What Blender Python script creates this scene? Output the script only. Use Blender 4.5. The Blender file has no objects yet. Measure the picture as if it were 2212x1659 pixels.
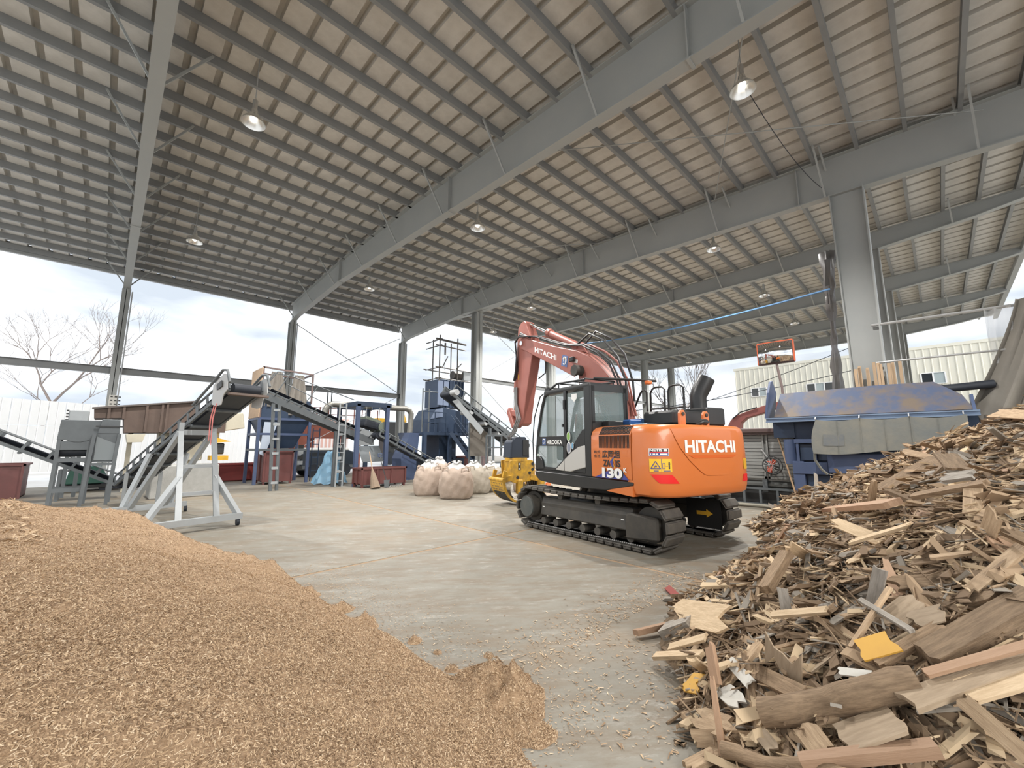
import bpy, bmesh, math, random
import numpy as np
from mathutils import Vector, Matrix
R=math.radians; PI=math.pi
random.seed(7); rng=np.random.default_rng(11)
sc=bpy.context.scene; COL=sc.collection

# ---------------- camera, sky, exposure
cam=bpy.data.cameras.new('camera'); co=bpy.data.objects.new('camera',cam); COL.objects.link(co)
co.location=(0,0,1.7); co.rotation_euler=(R(98.43),0,R(45.758-90))
cam.sensor_width=36; cam.lens=36*894/2212; cam.clip_start=.05; cam.clip_end=2000
sc.camera=co
vs=sc.view_settings; vs.view_transform='Standard'; vs.look='None'; vs.exposure=0.8; vs.gamma=1; vs.use_curve_mapping=False
W=bpy.data.worlds.new('sky'); sc.world=W; W.use_nodes=True
n=W.node_tree.nodes; l=W.node_tree.links
bg=n['Background']; tc=n.new('ShaderNodeTexCoord'); mp=n.new('ShaderNodeMapping'); mp.inputs['Scale'].default_value=(1.6,1.6,5.5)
nz=n.new('ShaderNodeTexNoise'); nz.inputs['Scale'].default_value=1.7; nz.inputs['Detail'].default_value=5; nz.inputs['Roughness'].default_value=.5
cr=n.new('ShaderNodeValToRGB'); cr.color_ramp.elements[0].position=.36; cr.color_ramp.elements[0].color=(.40,.445,.50,1)
cr.color_ramp.elements[1].position=.66; cr.color_ramp.elements[1].color=(.93,.95,.97,1)
l.new(tc.outputs['Generated'],mp.inputs[0]); l.new(mp.outputs[0],nz.inputs['Vector']); l.new(nz.outputs['Fac'],cr.inputs[0]); l.new(cr.outputs[0],bg.inputs[0])
bg.inputs[1].default_value=1.1
# soft sun lamp added behind the camera's right shoulder to brighten the hall
sl=bpy.data.lights.new('fill_sun','SUN'); sl.energy=2.0; sl.angle=R(40); sl.color=(1,.95,.88)
so=bpy.data.objects.new('fill_sun',sl); COL.objects.link(so); so.rotation_euler=(R(62),0,R(45-90+28))

# ---------------- materials
MATS={}
def mat(name,c,c2=None,rough=.6,metal=0,scale=6,contrast=.5,bump=0,bscale=40,stretch=None,spec=.5,coat=0,emit=0,objvar=0):
    if name in MATS: return MATS[name]
    m=bpy.data.materials.new(name); m.use_nodes=True; N=m.node_tree.nodes; L=m.node_tree.links
    p=N['Principled BSDF']; p.inputs['Roughness'].default_value=rough; p.inputs['Metallic'].default_value=metal
    p.inputs['Specular IOR Level'].default_value=spec; p.inputs['Coat Weight'].default_value=coat
    c=tuple(c)+(1,)
    t=N.new('ShaderNodeTexCoord'); q=N.new('ShaderNodeMapping'); L.new(t.outputs['Object'],q.inputs[0])
    if stretch: q.inputs['Scale'].default_value=stretch
    col=None
    if c2 is not None:
        z=N.new('ShaderNodeTexNoise'); z.inputs['Scale'].default_value=scale; z.inputs['Detail'].default_value=6; z.inputs['Roughness'].default_value=.65
        L.new(q.outputs[0],z.inputs['Vector'])
        r=N.new('ShaderNodeValToRGB'); r.color_ramp.elements[0].position=.5-contrast/2+.0; r.color_ramp.elements[1].position=.5+contrast/2
        r.color_ramp.elements[0].color=c; r.color_ramp.elements[1].color=tuple(c2)+(1,)
        L.new(z.outputs['Fac'],r.inputs[0]); col=r.outputs[0]
    if objvar:
        oi=N.new('ShaderNodeObjectInfo'); hs=N.new('ShaderNodeHueSaturation')
        mr=N.new('ShaderNodeMapRange'); mr.inputs['To Min'].default_value=1-objvar; mr.inputs['To Max'].default_value=1+objvar
        L.new(oi.outputs['Random'],mr.inputs[0]); L.new(mr.outputs[0],hs.inputs['Value'])
        if col: L.new(col,hs.inputs['Color'])
        else: hs.inputs['Color'].default_value=c
        col=hs.outputs[0]
    if col: L.new(col,p.inputs['Base Color'])
    else: p.inputs['Base Color'].default_value=c
    if bump:
        z=N.new('ShaderNodeTexNoise'); z.inputs['Scale'].default_value=bscale; z.inputs['Detail'].default_value=4; L.new(q.outputs[0],z.inputs['Vector'])
        b=N.new('ShaderNodeBump'); b.inputs['Strength'].default_value=bump; b.inputs['Distance'].default_value=.02; L.new(z.outputs['Fac'],b.inputs['Height']); L.new(b.outputs[0],p.inputs['Normal'])
    if emit: p.inputs['Emission Color'].default_value=c; p.inputs['Emission Strength'].default_value=emit
    MATS[name]=m; return m
def glassmat(name,tint,alpha,rough=.05):
    m=bpy.data.materials.new(name); m.use_nodes=True; N=m.node_tree.nodes; L=m.node_tree.links
    p=N['Principled BSDF']; p.inputs['Base Color'].default_value=tuple(tint)+(1,); p.inputs['Roughness'].default_value=rough; p.inputs['Alpha'].default_value=alpha
    MATS[name]=m; return m
steel=mat('painted_grey_steel',(.33,.345,.34),(.37,.38,.365),rough=.55,scale=1.2,contrast=.6)
steel_d=mat('grey_purlin_steel',(.215,.225,.23),(.27,.275,.27),rough=.5,scale=2)
deck=mat('roof_deck_underside',(.74,.72,.675),(.52,.50,.46),rough=.8,scale=1.4,contrast=.45,bump=.2,bscale=6)
galv=mat('galvanised_steel',(.55,.56,.56),(.45,.46,.46),rough=.4,metal=.5)
concrete=mat('concrete_block',(.45,.45,.43),(.36,.36,.34),rough=.9,bump=.2)
conv_grey=mat('conveyor_grey_paint',(.125,.14,.15),(.10,.113,.12),rough=.5,scale=4)
conv_light=mat('stand_light_grey_paint',(.36,.385,.40),(.31,.33,.34),rough=.5,scale=4)
rubber=mat('black_rubber_belt',(.012,.016,.026),(.022,.027,.036),rough=.55,scale=5)
blackp=mat('black_paint',(.025,.027,.028),(.04,.04,.04),rough=.45)
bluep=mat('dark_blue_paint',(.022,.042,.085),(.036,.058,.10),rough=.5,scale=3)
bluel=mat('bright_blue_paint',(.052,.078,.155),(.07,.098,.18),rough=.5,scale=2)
bluerust=mat('scuffed_blue_paint',(.06,.082,.145),(.135,.105,.08),rough=.6,scale=2.2,contrast=.22)
redp=mat('maroon_red_paint',(.15,.05,.046),(.115,.043,.04),rough=.55,scale=3)
redbright=mat('bright_red_paint',(.27,.035,.032),(.20,.04,.035),rough=.5,scale=2)
brownsteel=mat('brown_rusty_steel',(.095,.068,.056),(.14,.098,.078),rough=.75,scale=2.5,bump=.1)
cream=mat('cream_paint',(.62,.58,.46),(.52,.48,.38),rough=.6,scale=3)
plyw=mat('plywood',(.55,.40,.27),(.42,.29,.19),rough=.8,scale=9,stretch=(1,1,4))
clothgrey=mat('grey_brown_cloth',(.27,.245,.21),(.20,.185,.165),rough=.9,scale=5)
white=mat('white_print',(.85,.85,.83),rough=.5)
blk=mat('black_print',(.03,.03,.03),rough=.5)
navy=mat('navy_print',(.05,.06,.28),rough=.5)
yellowp=mat('yellow_paint',(.78,.45,.03),(.62,.34,.03),rough=.5,scale=5)
sidingw=mat('cream_siding',(.72,.70,.60),(.66,.64,.55),rough=.6,scale=.6)
snow=mat('dirty_snow_ground',(.86,.87,.89),(.60,.58,.55),rough=.85,scale=.12,contrast=.22,bump=.3,bscale=2)

# ---------------- mesh helpers
class MB:
    def __init__(s): s.v=[]; s.f=[]
    def add(s,vs,fs):
        o=len(s.v); s.v+= [tuple(v) for v in vs]; s.f+=[tuple(i+o for i in f) for f in fs]; return s
    def box(s,c,d,rot=None):
        x,y,z=d[0]/2,d[1]/2,d[2]/2
        vs=[Vector((a*x,b*y,e*z)) for a in(-1,1) for b in(-1,1) for e in(-1,1)]
        if rot is not None: vs=[rot@v for v in vs]
        C=Vector(c); vs=[v+C for v in vs]
        return s.add(vs,[(0,1,3,2),(4,6,7,5),(0,4,5,1),(2,3,7,6),(0,2,6,4),(1,5,7,3)])
    def bb(s,a,b):
        return s.box([(a[i]+b[i])/2 for i in range(3)],[abs(a[i]-b[i]) for i in range(3)])
    def bar(s,p,q,w,h=None,up=(0,0,1)):
        h=w if h is None else h; p=Vector(p); q=Vector(q); d=q-p; L=d.length
        if L<1e-6: return s
        d/=L; u=Vector(up); 
        if abs(d.dot(u))>.99: u=Vector((1,0,0))
        x=d.cross(u).normalized(); z=x.cross(d)
        return s.box((p+q)/2,(L,w,h),Matrix((d,x,z)).transposed())
    def tube(s,pts,r,seg=8,cap=True):
        pts=[Vector(p) for p in pts]; rr=r if hasattr(r,'__len__') else [r]*len(pts)
        rings=[]; t0=(pts[1]-pts[0]).normalized(); a=Vector((0,0,1)) if abs(t0.z)<.9 else Vector((1,0,0)); nrm=t0.cross(a).normalized()
        for i,p in enumerate(pts):
            t=(pts[min(i+1,len(pts)-1)]-pts[max(i-1,0)])
            if t.length<1e-9: t=t0
            t.normalize(); nrm=(nrm-t*nrm.dot(t)).normalized(); b=t.cross(nrm)
            rings.append([p+(nrm*math.cos(2*PI*k/seg)+b*math.sin(2*PI*k/seg))*rr[i] for k in range(seg)])
        vs=[v for g in rings for v in g]; fs=[]
        for i in range(len(rings)-1):
            for k in range(seg): fs.append((i*seg+k,i*seg+(k+1)%seg,(i+1)*seg+(k+1)%seg,(i+1)*seg+k))
        if cap: fs.append(tuple(range(seg-1,-1,-1))); fs.append(tuple((len(rings)-1)*seg+k for k in range(seg)))
        return s.add(vs,fs)
    def cyl(s,p,q,r,seg=14): return s.tube([p,q],r,seg)
    def prism(s,poly,o,u,v,wv):
        """poly in (u,v) plane at origin o, extruded by vector wv"""
        o=Vector(o);u=Vector(u);v=Vector(v);wv=Vector(wv); k=len(poly)
        a=[o+u*x+v*y for x,y in poly]; b=[p+wv for p in a]
        fs=[tuple(range(k-1,-1,-1)),tuple(range(k,2*k))]+[(i,(i+1)%k,k+(i+1)%k,k+i) for i in range(k)]
        return s.add(a+b,fs)
    def grid(s,P):
        m=len(P);k=len(P[0]); vs=[p for r in P for p in r]
        return s.add(vs,[(i*k+j,i*k+j+1,(i+1)*k+j+1,(i+1)*k+j) for i in range(m-1) for j in range(k-1)])
    def ibeam(s,p,q,h,w,t=.02):
        p=Vector(p);q=Vector(q);up=Vector((0,0,1)); d=(q-p).normalized()
        if abs(d.z)>.9: up=Vector((0,1,0))
        x=d.cross(up).normalized(); up=x.cross(d)
        s.bar(p,q,t*.7,h,up); s.bar(p+up*(h/2-t/2),q+up*(h/2-t/2),w,t,up); s.bar(p-up*(h/2-t/2),q-up*(h/2-t/2),w,t,up); return s
    def mesh(s,name,smooth=False,bevel=0,bseg=1,fix=True):
        me=bpy.data.meshes.new(name); me.from_pydata([tuple(v) for v in s.v],[],s.f)
        if fix or bevel:
            b=bmesh.new(); b.from_mesh(me)
            if fix: bmesh.ops.recalc_face_normals(b,faces=b.faces)
            if bevel:
                es=[e for e in b.edges if len(e.link_faces)==2 and e.calc_face_angle(0)>.5]
                bmesh.ops.bevel(b,geom=es,offset=bevel,segments=bseg,affect='EDGES',profile=.7)
            b.to_mesh(me); b.free()
        if smooth:
            me.polygons.foreach_set('use_smooth',[True]*len(me.polygons))
            try: me.set_sharp_from_angle(angle=R(40))
            except Exception: pass
        return me
    def build(s,name,m,parent=None,smooth=False,bevel=0,bseg=1,fix=True):
        return obj(name,s.mesh(name,smooth,bevel,bseg,fix),m,parent)
def obj(name,me,m,parent=None,loc=None,rot=None,scale=None):
    o=bpy.data.objects.new(name,me); COL.objects.link(o)
    if m is not None and not me.materials: me.materials.append(m)
    if parent is not None: o.parent=parent
    if loc is not None: o.location=loc
    if rot is not None: o.rotation_euler=rot
    if scale is not None: o.scale=scale
    return o
def tag(o,label=None,cat=None,group=None,kind=None):
    if label: o['label']=label
    if cat: o['category']=cat
    if group: o['group']=group
    if kind: o['kind']=kind
    return o
def thing(name,label,cat,loc=(0,0,0),rz=0,group=None,kind=None):
    o=bpy.data.objects.new(name,None); COL.objects.link(o); o.location=loc; o.rotation_euler=(0,0,rz); o.empty_display_size=.2
    return tag(o,label,cat,group,kind)
def struct(name,me,m,parent=None): return tag(obj(name,me,m,parent),kind='structure')
def off(p,d): return (p[0]+d[0],p[1]+d[1],p[2]+d[2])
def arc(c,r,a0,a1,n,u=(1,0,0),v=(0,0,1)):
    c=Vector(c);u=Vector(u);v=Vector(v)
    return [c+u*(r*math.cos(a0+(a1-a0)*i/n))+v*(r*math.sin(a0+(a1-a0)*i/n)) for i in range(n+1)]
def text_mesh(txt,height,bold=0,ext=.002,spacing=1.0):
    cu=bpy.data.curves.new('lettering','FONT'); cu.body=txt; cu.size=1; cu.offset=bold; cu.extrude=0; cu.space_character=spacing; cu.resolution_u=3
    o=bpy.data.objects.new('tmp_text',cu); COL.objects.link(o)
    dg=bpy.context.evaluated_depsgraph_get(); me=bpy.data.meshes.new_from_object(o.evaluated_get(dg)); bpy.data.objects.remove(o)
    v=np.empty(len(me.vertices)*3); me.vertices.foreach_get('co',v); v=v.reshape(-1,3)
    lo=v.min(0);hi=v.max(0); v=(v-lo)*(height/(hi[1]-lo[1]))
    me.vertices.foreach_set('co',v.ravel()); me.update(); return me,(hi[0]-lo[0])*height/(hi[1]-lo[1])
def text_on(name,txt,m,parent,o,u,v,width,height,bold=0):
    """flat lettering with its lower left corner at o, running along u, standing along v"""
    me,w=text_mesh(txt,height,bold); o=Vector(o);u=Vector(u);v=Vector(v); k=width/w
    for q in me.vertices: q.co=o+u*(q.co.x*k)+v*q.co.y
    me.materials.clear(); return obj(name,me,m,parent)
def interp(tab,y):
    for (a,za),(b,zb) in zip(tab,tab[1:]):
        if min(a,b)<=y<=max(a,b): return za+(zb-za)*(y-a)/(b-a)
    return tab[0][1] if abs(y-tab[0][0])<abs(y-tab[-1][0]) else tab[-1][1]

# ---------------- ground and floor
g=MB(); g.grid([[(-160+32*i,-120+32*j,-.06) for j in range(14)] for i in range(14)])
tag(g.build('ground_outside',snow),kind='structure')
def floormat():
    m=bpy.data.materials.new('dusty_concrete_floor'); m.use_nodes=True; N=m.node_tree.nodes; L=m.node_tree.links; p=N['Principled BSDF']
    ge=N.new('ShaderNodeNewGeometry')
    def noise(s,d,ro,vec=None):
        z=N.new('ShaderNodeTexNoise'); z.inputs['Scale'].default_value=s; z.inputs['Detail'].default_value=d; z.inputs['Roughness'].default_value=ro; L.new(vec or ge.outputs['Position'],z.inputs['Vector']); return z.outputs['Fac']
    def ramp(f,a,b,ca,cb):
        r=N.new('ShaderNodeValToRGB'); r.color_ramp.elements[0].position=a; r.color_ramp.elements[1].position=b; r.color_ramp.elements[0].color=ca; r.color_ramp.elements[1].color=cb; L.new(f,r.inputs[0]); return r.outputs[0]
    def mix(f,a,b):
        x=N.new('ShaderNodeMix'); x.data_type='RGBA'; L.new(f,x.inputs['Factor'])
        for k,v in ((6,a),(7,b)):
            if isinstance(v,tuple): x.inputs[k].default_value=v
            else: L.new(v,x.inputs[k])
        return x.outputs[2]
    mpp=N.new('ShaderNodeMapping'); mpp.vector_type='TEXTURE'; mpp.inputs['Rotation'].default_value=(0,0,R(-38)); mpp.inputs['Scale'].default_value=(1.6,.5,1); L.new(ge.outputs['Position'],mpp.inputs[0])
    base=ramp(noise(.5,8,.7),.35,.68,(.185,.172,.14,1),(.265,.25,.21,1))
    streak=ramp(noise(2.2,9,.75,mpp.outputs[0]),.44,.6,(0,0,0,1),(.75,.75,.75,1))
    c=mix(streak,base,(.185,.145,.10,1))
    light=ramp(noise(3.5,10,.8,mpp.outputs[0]),.54,.66,(0,0,0,1),(.75,.75,.75,1))
    c=mix(light,c,(.37,.36,.325,1))
    dust=ramp(noise(.33,5,.6),.52,.75,(0,0,0,1),(.65,.65,.65,1)); c=mix(dust,c,(.27,.195,.12,1))
    L.new(c,p.inputs['Base Color'])
    ro=N.new('ShaderNodeMapRange'); ro.inputs['To Min'].default_value=.5; ro.inputs['To Max'].default_value=.85; L.new(noise(1.3,6,.6),ro.inputs[0]); L.new(ro.outputs[0],p.inputs['Roughness'])
    b=N.new('ShaderNodeBump'); b.inputs['Strength'].default_value=.25; b.inputs['Distance'].default_value=.01; L.new(noise(14,6,.7),b.inputs['Height']); L.new(b.outputs[0],p.inputs['Normal'])
    return m
fm=floormat()
joint=mat('sawdust_in_floor_joints',(.34,.23,.14),(.27,.2,.13),rough=.95,scale=12)
fl=struct('floor',MB().bb((-10,-9.3,-.2),(44,26.2,-.004)).mesh('floor'),joint)
xs=[-10,-3.4,5.6,14.6,23.6,32.6,44]; ys=[-9.3,-6,6.07,18.75,26.2]
for i in range(len(xs)-1):
    for j in range(len(ys)-1):
        gx=.035
        MB().bb((xs[i]+gx,ys[j]+gx,-.1),(xs[i+1]-gx,ys[j+1]-gx,0)).build('floor_slab',fm,fl)

# ---------------- roof
T1=[(26.2,9.78),(25.4,9.82),(18.6,10.2),(12,10.2),(0,9.82),(-9,9.5)]
B1=[(25.7,8.7),(24.6,8.93),(18.6,9.2),(10,8.97),(1.2,8.7),(-9,8.3)]
T2=[(21.7,9.66),(11,9.87),(0,10.02),(-3.3,10.1)]
B2=[(21.6,9.42),(17.9,9.17),(12,9.2),(4,9.3),(.9,9.3),(-1.65,9.57),(-3.3,9.86)]
def roof(name,T,x0,x1,pitch,p0,dp,ymin,label):
    c=thing(name,label,None,kind='structure'); 
    Y=[t[0] for t in T]
    prof=[(0,0),(.77,0),(.80,.15),(.97,.15),(1,0)]
    P=[[(a*pitch,y,interp(T,y)+.21+b) for y in Y] for a,b in prof]
    me=MB().grid(P).mesh('roof_panel',fix=False)
    k=0; x=x0
    while x<x1-1e-6:
        obj('roof_panel',me,deck,c,(x,0,0)); x+=pitch
    y=p0; prm=None
    while y>ymin:
        z=interp(T,y)
        q=MB(); s=[(0,-.03),(.09,-.03),(.09,.005),(.075,.005),(.075,-.012),(.014,-.012),(.014,.185),(.09,.185),(.09,.2),(0,.2)]
        q.prism([(a,b+.005) for a,b in s],(x0,y,z),(0,1,0),(0,0,1),(x1-x0,0,0)); q.build('purlin',steel_d,c); y-=dp
    return c
c1=roof('ceiling',T1,-9.0,14.25,.595,26.0,.972,-9,'grey roof deck and purlins over the near bays of the shed')
c2=roof('ceiling',T2,14.4,41.3,.56,21.45,.862,-3.35,'grey roof deck and purlins over the far bays of the shed')
gut=mat('gutter_grey',(.33,.34,.335),rough=.5)
def gutter(T,x0,x1,y,s,par):
    z=interp(T,y); q=MB(); q.bb((x0,y,z-.12),(x1,y+s*.16,z+.32)); q.bb((x0,y+s*.05,z-.02),(x1,y-s*.04,z-.14)); q.build('eave_gutter',gut,par)
gutter(T1,-9,14.25,26.15,1,c1); gutter(T2,14.4,41.3,21.6,1,c2); gutter(T2,14.4,41.3,-3.3,-1,c2)

def girder(X,T,B,y0,y1,label,stiff,braces,dp,bw=.26):
    t=thing('steel_girder',label,'girder',(X,0,0))
    Y=sorted(set([y0,y1]+[v[0] for v in T+B if y0<v[0]<y1]))
    t_=.02; top=[(y,interp(T,y)) for y in Y]; bot=[(y,interp(B,y)) for y in Y]
    MB().prism([(y,z) for y,z in top]+[(y,z) for y,z in reversed(bot)],(-t_/2,0,0),(0,1,0),(0,0,1),(t_,0,0)).build('web',steel,t)
    def flange(pts,dz,nm):
        q=MB(); q.prism([(y,z+(dz if dz>0 else 0)) for y,z in pts]+[(y,z+(0 if dz>0 else dz)) for y,z in reversed(pts)],(-bw/2,0,0),(0,1,0),(0,0,1),(bw,0,0)); q.build(nm,steel,t)
    flange(bot,-.025,'bottom_flange'); flange([(y,z-.025) for y,z in top],.025,'top_flange')
    for y in stiff:
        q=MB(); q.bb((-bw/2,y-.012,interp(B,y)),(bw/2,y+.012,interp(T,y)-.02)); q.bb((-bw/2-.02,y-.03,interp(B,y)-.05),(bw/2+.02,y+.03,interp(B,y)-.02)); q.build('stiffener_plate',steel,t)
    for y in braces:
        for s in (-1,1):
            MB().bar((s*bw*.4,y,interp(B,y)+.01),(s*.85,y+.06,interp(T,y)+.1),.045,.045).build('knee_brace',galv if 0 else steel,t)
    return t
br1=[24.9-2.916*i for i in range(12)]
girder(0,T1,B1,-9,25.6,'grey roof girder running overhead nearest the left edge of the picture',[18.6],br1,.97)
girder(7.06,T1,B1,-9,25.6,'grey roof girder passing high over the bags and the conveyor bay, second from the camera',[18.6,10,2.5],br1,.97)
girder(14.12,T1,B1,-9,25.6,'long deep grey girder carried by the thick right column and the last near-bay left column',[18.6,10,2.2],br1,.97)
br2=[17.0-2.586*i for i in range(8)]
for X,lb in ((14.46,'grey girder close behind the deep girder, first frame of the far bays'),(20.85,'grey cantilever girder of the far bays, nearest of the four behind the excavator'),
             (27.25,'grey cantilever girder of the far bays, second of the four behind the excavator'),(33.65,'grey cantilever girder of the far bays, third of the four behind the excavator'),(38.9,'grey cantilever girder at the far end wall above the traffic mirror')):
    girder(X,T2,B2,-3.3,21.6,lb,[12.2,9.1] if X>15 else [],br2,.86)

def hcol(X,y0,y1,z0,z1,label,wf=.3,y0t=None,y1t=None,m=steel,pipe=True):
    y0t=y0 if y0t is None else y0t; y1t=y1 if y1t is None else y1t
    t=thing('steel_column',label,'column',(X,0,0))
    tf=.03
    MB().prism([(y0,z0),(y1,z0),(y1t,z1),(y0t,z1)],(-.012,0,0),(0,1,0),(0,0,1),(.024,0,0)).build('web',m,t)
    for a,b,s in ((y0,y0t,1),(y1,y1t,-1)):
        MB().prism([(a,z0),(a+s*tf,z0),(b+s*tf,z1),(b,z1)],(-wf/2,0,0),(0,1,0),(0,0,1),(wf,0,0)).build('flange',m,t)
    MB().bb((-wf*.75,min(y0,y1)-.1,z0-.02),(wf*.75,max(y0,y1)+.1,z0+.03)).build('base_plate',m,t)
    if z0>.1: MB().bb((-.38,min(y0,y1)-.2,-.06),(.38,max(y0,y1)+.2,z0-.02)).build('plinth',concrete,t)
    if pipe:
        MB().tube([(wf/2+.05,y0+.03,z0),(wf/2+.05,y0t+.03,z1-.1)],.03,6).build('down_pipe',galv,t)
    return t
for X,lb in ((0,'grey steel column at the left carrying a white notice plate, beside the bare tree'),(7.06,'grey steel column rising behind the plywood-sided hopper'),(14.12,'grey steel column beside the crossed bracing cables, left of the scaffold tower')):
    hcol(X,25.15,25.65,.35,interp(B1,25.4),lb)
for X,lb in ((14.46,'thick grey column just right of the blue scaffold-topped crusher tower'),(20.85,'grey far-bay column standing behind the raised excavator boom'),(27.25,'grey far-bay column behind the excavator cab roof'),(33.65,'grey far-bay column behind the black hand rails of the excavator'),(38.9,'farthest grey column of the left row, behind the right hand rail')):
    hcol(X,17.45,17.95,0,interp(B2,17.7),lb,.42,pipe=False)
hcol(14.12,.82,1.44,0,interp(B1,1.2),'thick tapering grey column behind the blue shredder hopper',.34,.74,1.5)
for X,lb in ((20.85,'second grey column behind the thick right column'),(27.25,'third grey column in the row behind the thick right column'),(33.65,'fourth grey column in the row behind the thick right column'),(38.9,'last grey column in the row behind the thick right column')):
    hcol(X,.9,1.38,0,interp(B2,1.1),lb,.34)
# girts on the left row
gi=MB(); gi.ibeam((-9,25.4,5.0),(14.1,25.4,5.0),.3,.2); tag(gi.build('wall_girt',steel_d),'horizontal grey steel girt spanning the open left side between the columns','girt')
gi=MB(); gi.ibeam((14.4,17.7,5.35),(38.9,17.7,5.35),.22,.16); tag(gi.build('wall_girt',steel_d),'horizontal grey girt between the far-bay columns behind the excavator','girt')
def cable(p,q,label,sag=0,r=.012,m=None,name='brace_cable',cat='cable',n=10):
    p=Vector(p);q=Vector(q); pts=[p.lerp(q,i/n)-Vector((0,0,sag*4*(i/n)*(1-i/n))) for i in range(n+1)]
    return tag(MB().tube(pts,r,5).build(name,m or galv),label,cat)
cable((7.2,25.4,8.7),(13.9,25.4,5.2),'bracing cable running down right between the two left columns',r=.022)
cable((7.3,25.4,5.2),(13.9,25.4,9.0),'bracing cable running up right between the two left columns',r=.018)
cable((14.0,25.4,5.0),(7.3,25.4,1.2),'bracing cable running down left below the grey girt',r=.018)
for X0,X1,a in ((14.46,20.85,0),(20.85,27.25,1),(33.65,38.9,2)):
    nm=['first','second','last'][a]
    cable((X0+.2,17.7,8.9),(X1-.2,17.7,5.5),'thin cable sloping down right in the %s far bay'%nm,r=.015)
    cable((X0+.2,17.7,5.2),(X1-.2,17.7,.6),'thin cable low in the %s far bay sloping down right'%nm,r=.015)
    cable((X0+.2,17.7,5.5),(X1-.2,17.7,8.9),'thin cable sloping up right in the %s far bay'%nm,r=.013)
for i,(a,b) in enumerate((((7.3,7.6,9.75),(13.9,-1.5,9.45)),((7.3,1.5,9.6),(13.9,4.5,9.75)),((7.3,17,10),(13.9,9,10)))):
    cable(a,b,['roof bracing rod crossing below the deck at the upper right','second roof bracing rod crossing the upper right bay','roof bracing rod below the deck over the bags'][i],r=.014,m=steel)
blue_r=mat('blue_rope',(.12,.27,.50),rough=.8)
cable((14,1.72,6),(21.48,15.83,8.24),'blue rope strung across the hall under the far girders',.25,.03,blue_r,'rope','rope')

# pendant lamps
lampg=mat('lamp_aluminium',(.75,.75,.73),rough=.25,metal=.9); bulbm=mat('frosted_bulb',(1,.97,.9),rough=.3,emit=1.2)
def lamp_parts():
    prof=[(.03,.34),(.06,.33),(.075,.24),(.13,.17),(.215,.05),(.235,0)]
    k=20; P=[[(r*math.cos(2*PI*i/k),r*math.sin(2*PI*i/k),z) for i in range(k+1)] for r,z in prof]
    sh=MB().grid(P).mesh('reflector',smooth=True)
    q=MB(); q.tube([(0,0,.55),(0,0,.62)],.012,6); q.tube([(0,0,.33),(0,0,.56)],.05,10); st=q.mesh('holder',True)
    bu=MB().tube([(0,0,.26),(0,0,.2),(0,0,.12),(0,0,.06),(0,0,.03)],[.03,.05,.07,.06,.02],10).mesh('bulb',True)
    rod=MB().tube([(0,0,.6),(0,0,1.35)],.01,5).mesh('drop_rod')
    return sh,st,bu,rod
LP=lamp_parts()
lamps=[((1.6,9.7),'nearest left pendant lamp, beside the overhead left girder'),((1.5,17.2),'left pendant lamp farther down the overhead left girder'),((7.9,9.7),'pendant lamp under the second girder, above the bags'),((7.8,17.2),'small pendant lamp above the blue gantry frame'),
 ((8.3,2.0),'large pendant lamp at the upper right near the camera'),((14.9,13.9),'pendant lamp just left of the excavator arm top'),((14.9,4.95),'pendant lamp below the deep girder, above the excavator stack'),((21.4,5.05),'pendant lamp beside the blue rope at the right'),((16.5,18.6),'pendant lamp above the scaffold tower crane'),
 ((21.5,14.2),'pendant lamp above the boom cylinder of the excavator'),((28.1,14.3),'pendant lamp behind the excavator cab, far bay'),((34.7,14.2),'farthest small pendant lamp near the end girder'),((27.7,5.15),'pendant lamp above the traffic mirror')]
for (x,y),lb in lamps:
    T=T1 if x<14.3 else T2; z=8.62
    t=thing('pendant_lamp',lb,'lamp',(x,y,z),0,'pendant lamps under the roof')
    obj('reflector',LP[0],lampg,t); obj('holder',LP[1],lampg,t); obj('bulb',LP[2],bulbm,t)
    top=interp(T,y)+.2-z; MB().tube([(0,0,.6),(0,0,top)],.01,5).build('drop_rod',galv,t)
    ld=bpy.data.lights.new('lamp_fill_light','SPOT'); ld.energy=1100; ld.spot_size=R(150); ld.spot_blend=.6; ld.color=(1,.97,.93); ld.shadow_soft_size=.1  # spot added in each pendant, lit to help fill the hall
    lo=bpy.data.objects.new('lamp_fill_light',ld); COL.objects.link(lo); lo.parent=t; lo.location=(0,0,-.02)

# ---------------- beyond the shed
# hoarding fence
fA=Vector((-4.71,41.27,0)); fB=Vector((11.8,50.6,0)); fd=(fB-fA).normalized(); fA=fA-fd*16; Lf=(fB-fA).length+14
fw=mat('white_hoarding_steel',(.66,.66,.65),(.6,.6,.59),rough=.5,scale=.8)
ft=thing('hoarding_fence','tall white steel hoarding of upright ribbed panels beyond the yard','fence',tuple(fA),math.atan2(fd.y,fd.x))
def panel(w,z0,z1):
    prof=[(0,0),(.02,0),(.05,-.04),(w*.46,-.04),(w*.5,-.01),(w*.54,-.04),(w-.05,-.04),(w-.02,0),(w-.012,0)]
    return MB().grid([[(x,y,z) for z in (z0,z1)] for x,y in prof]).mesh('fence_panel',fix=False)
pl_=panel(.9,-.06,3.0); pu_=panel(.9,3.02,4.7)
for i in range(int(Lf/.9)):
    obj('fence_panel',pl_,fw,ft,(i*.9,0,0)); obj('fence_panel',pu_,fw,ft,(i*.9,.02,0))
MB().bb((0,.06,2.9),(Lf,.12,3.0)).build('rail',galv,ft)
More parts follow.
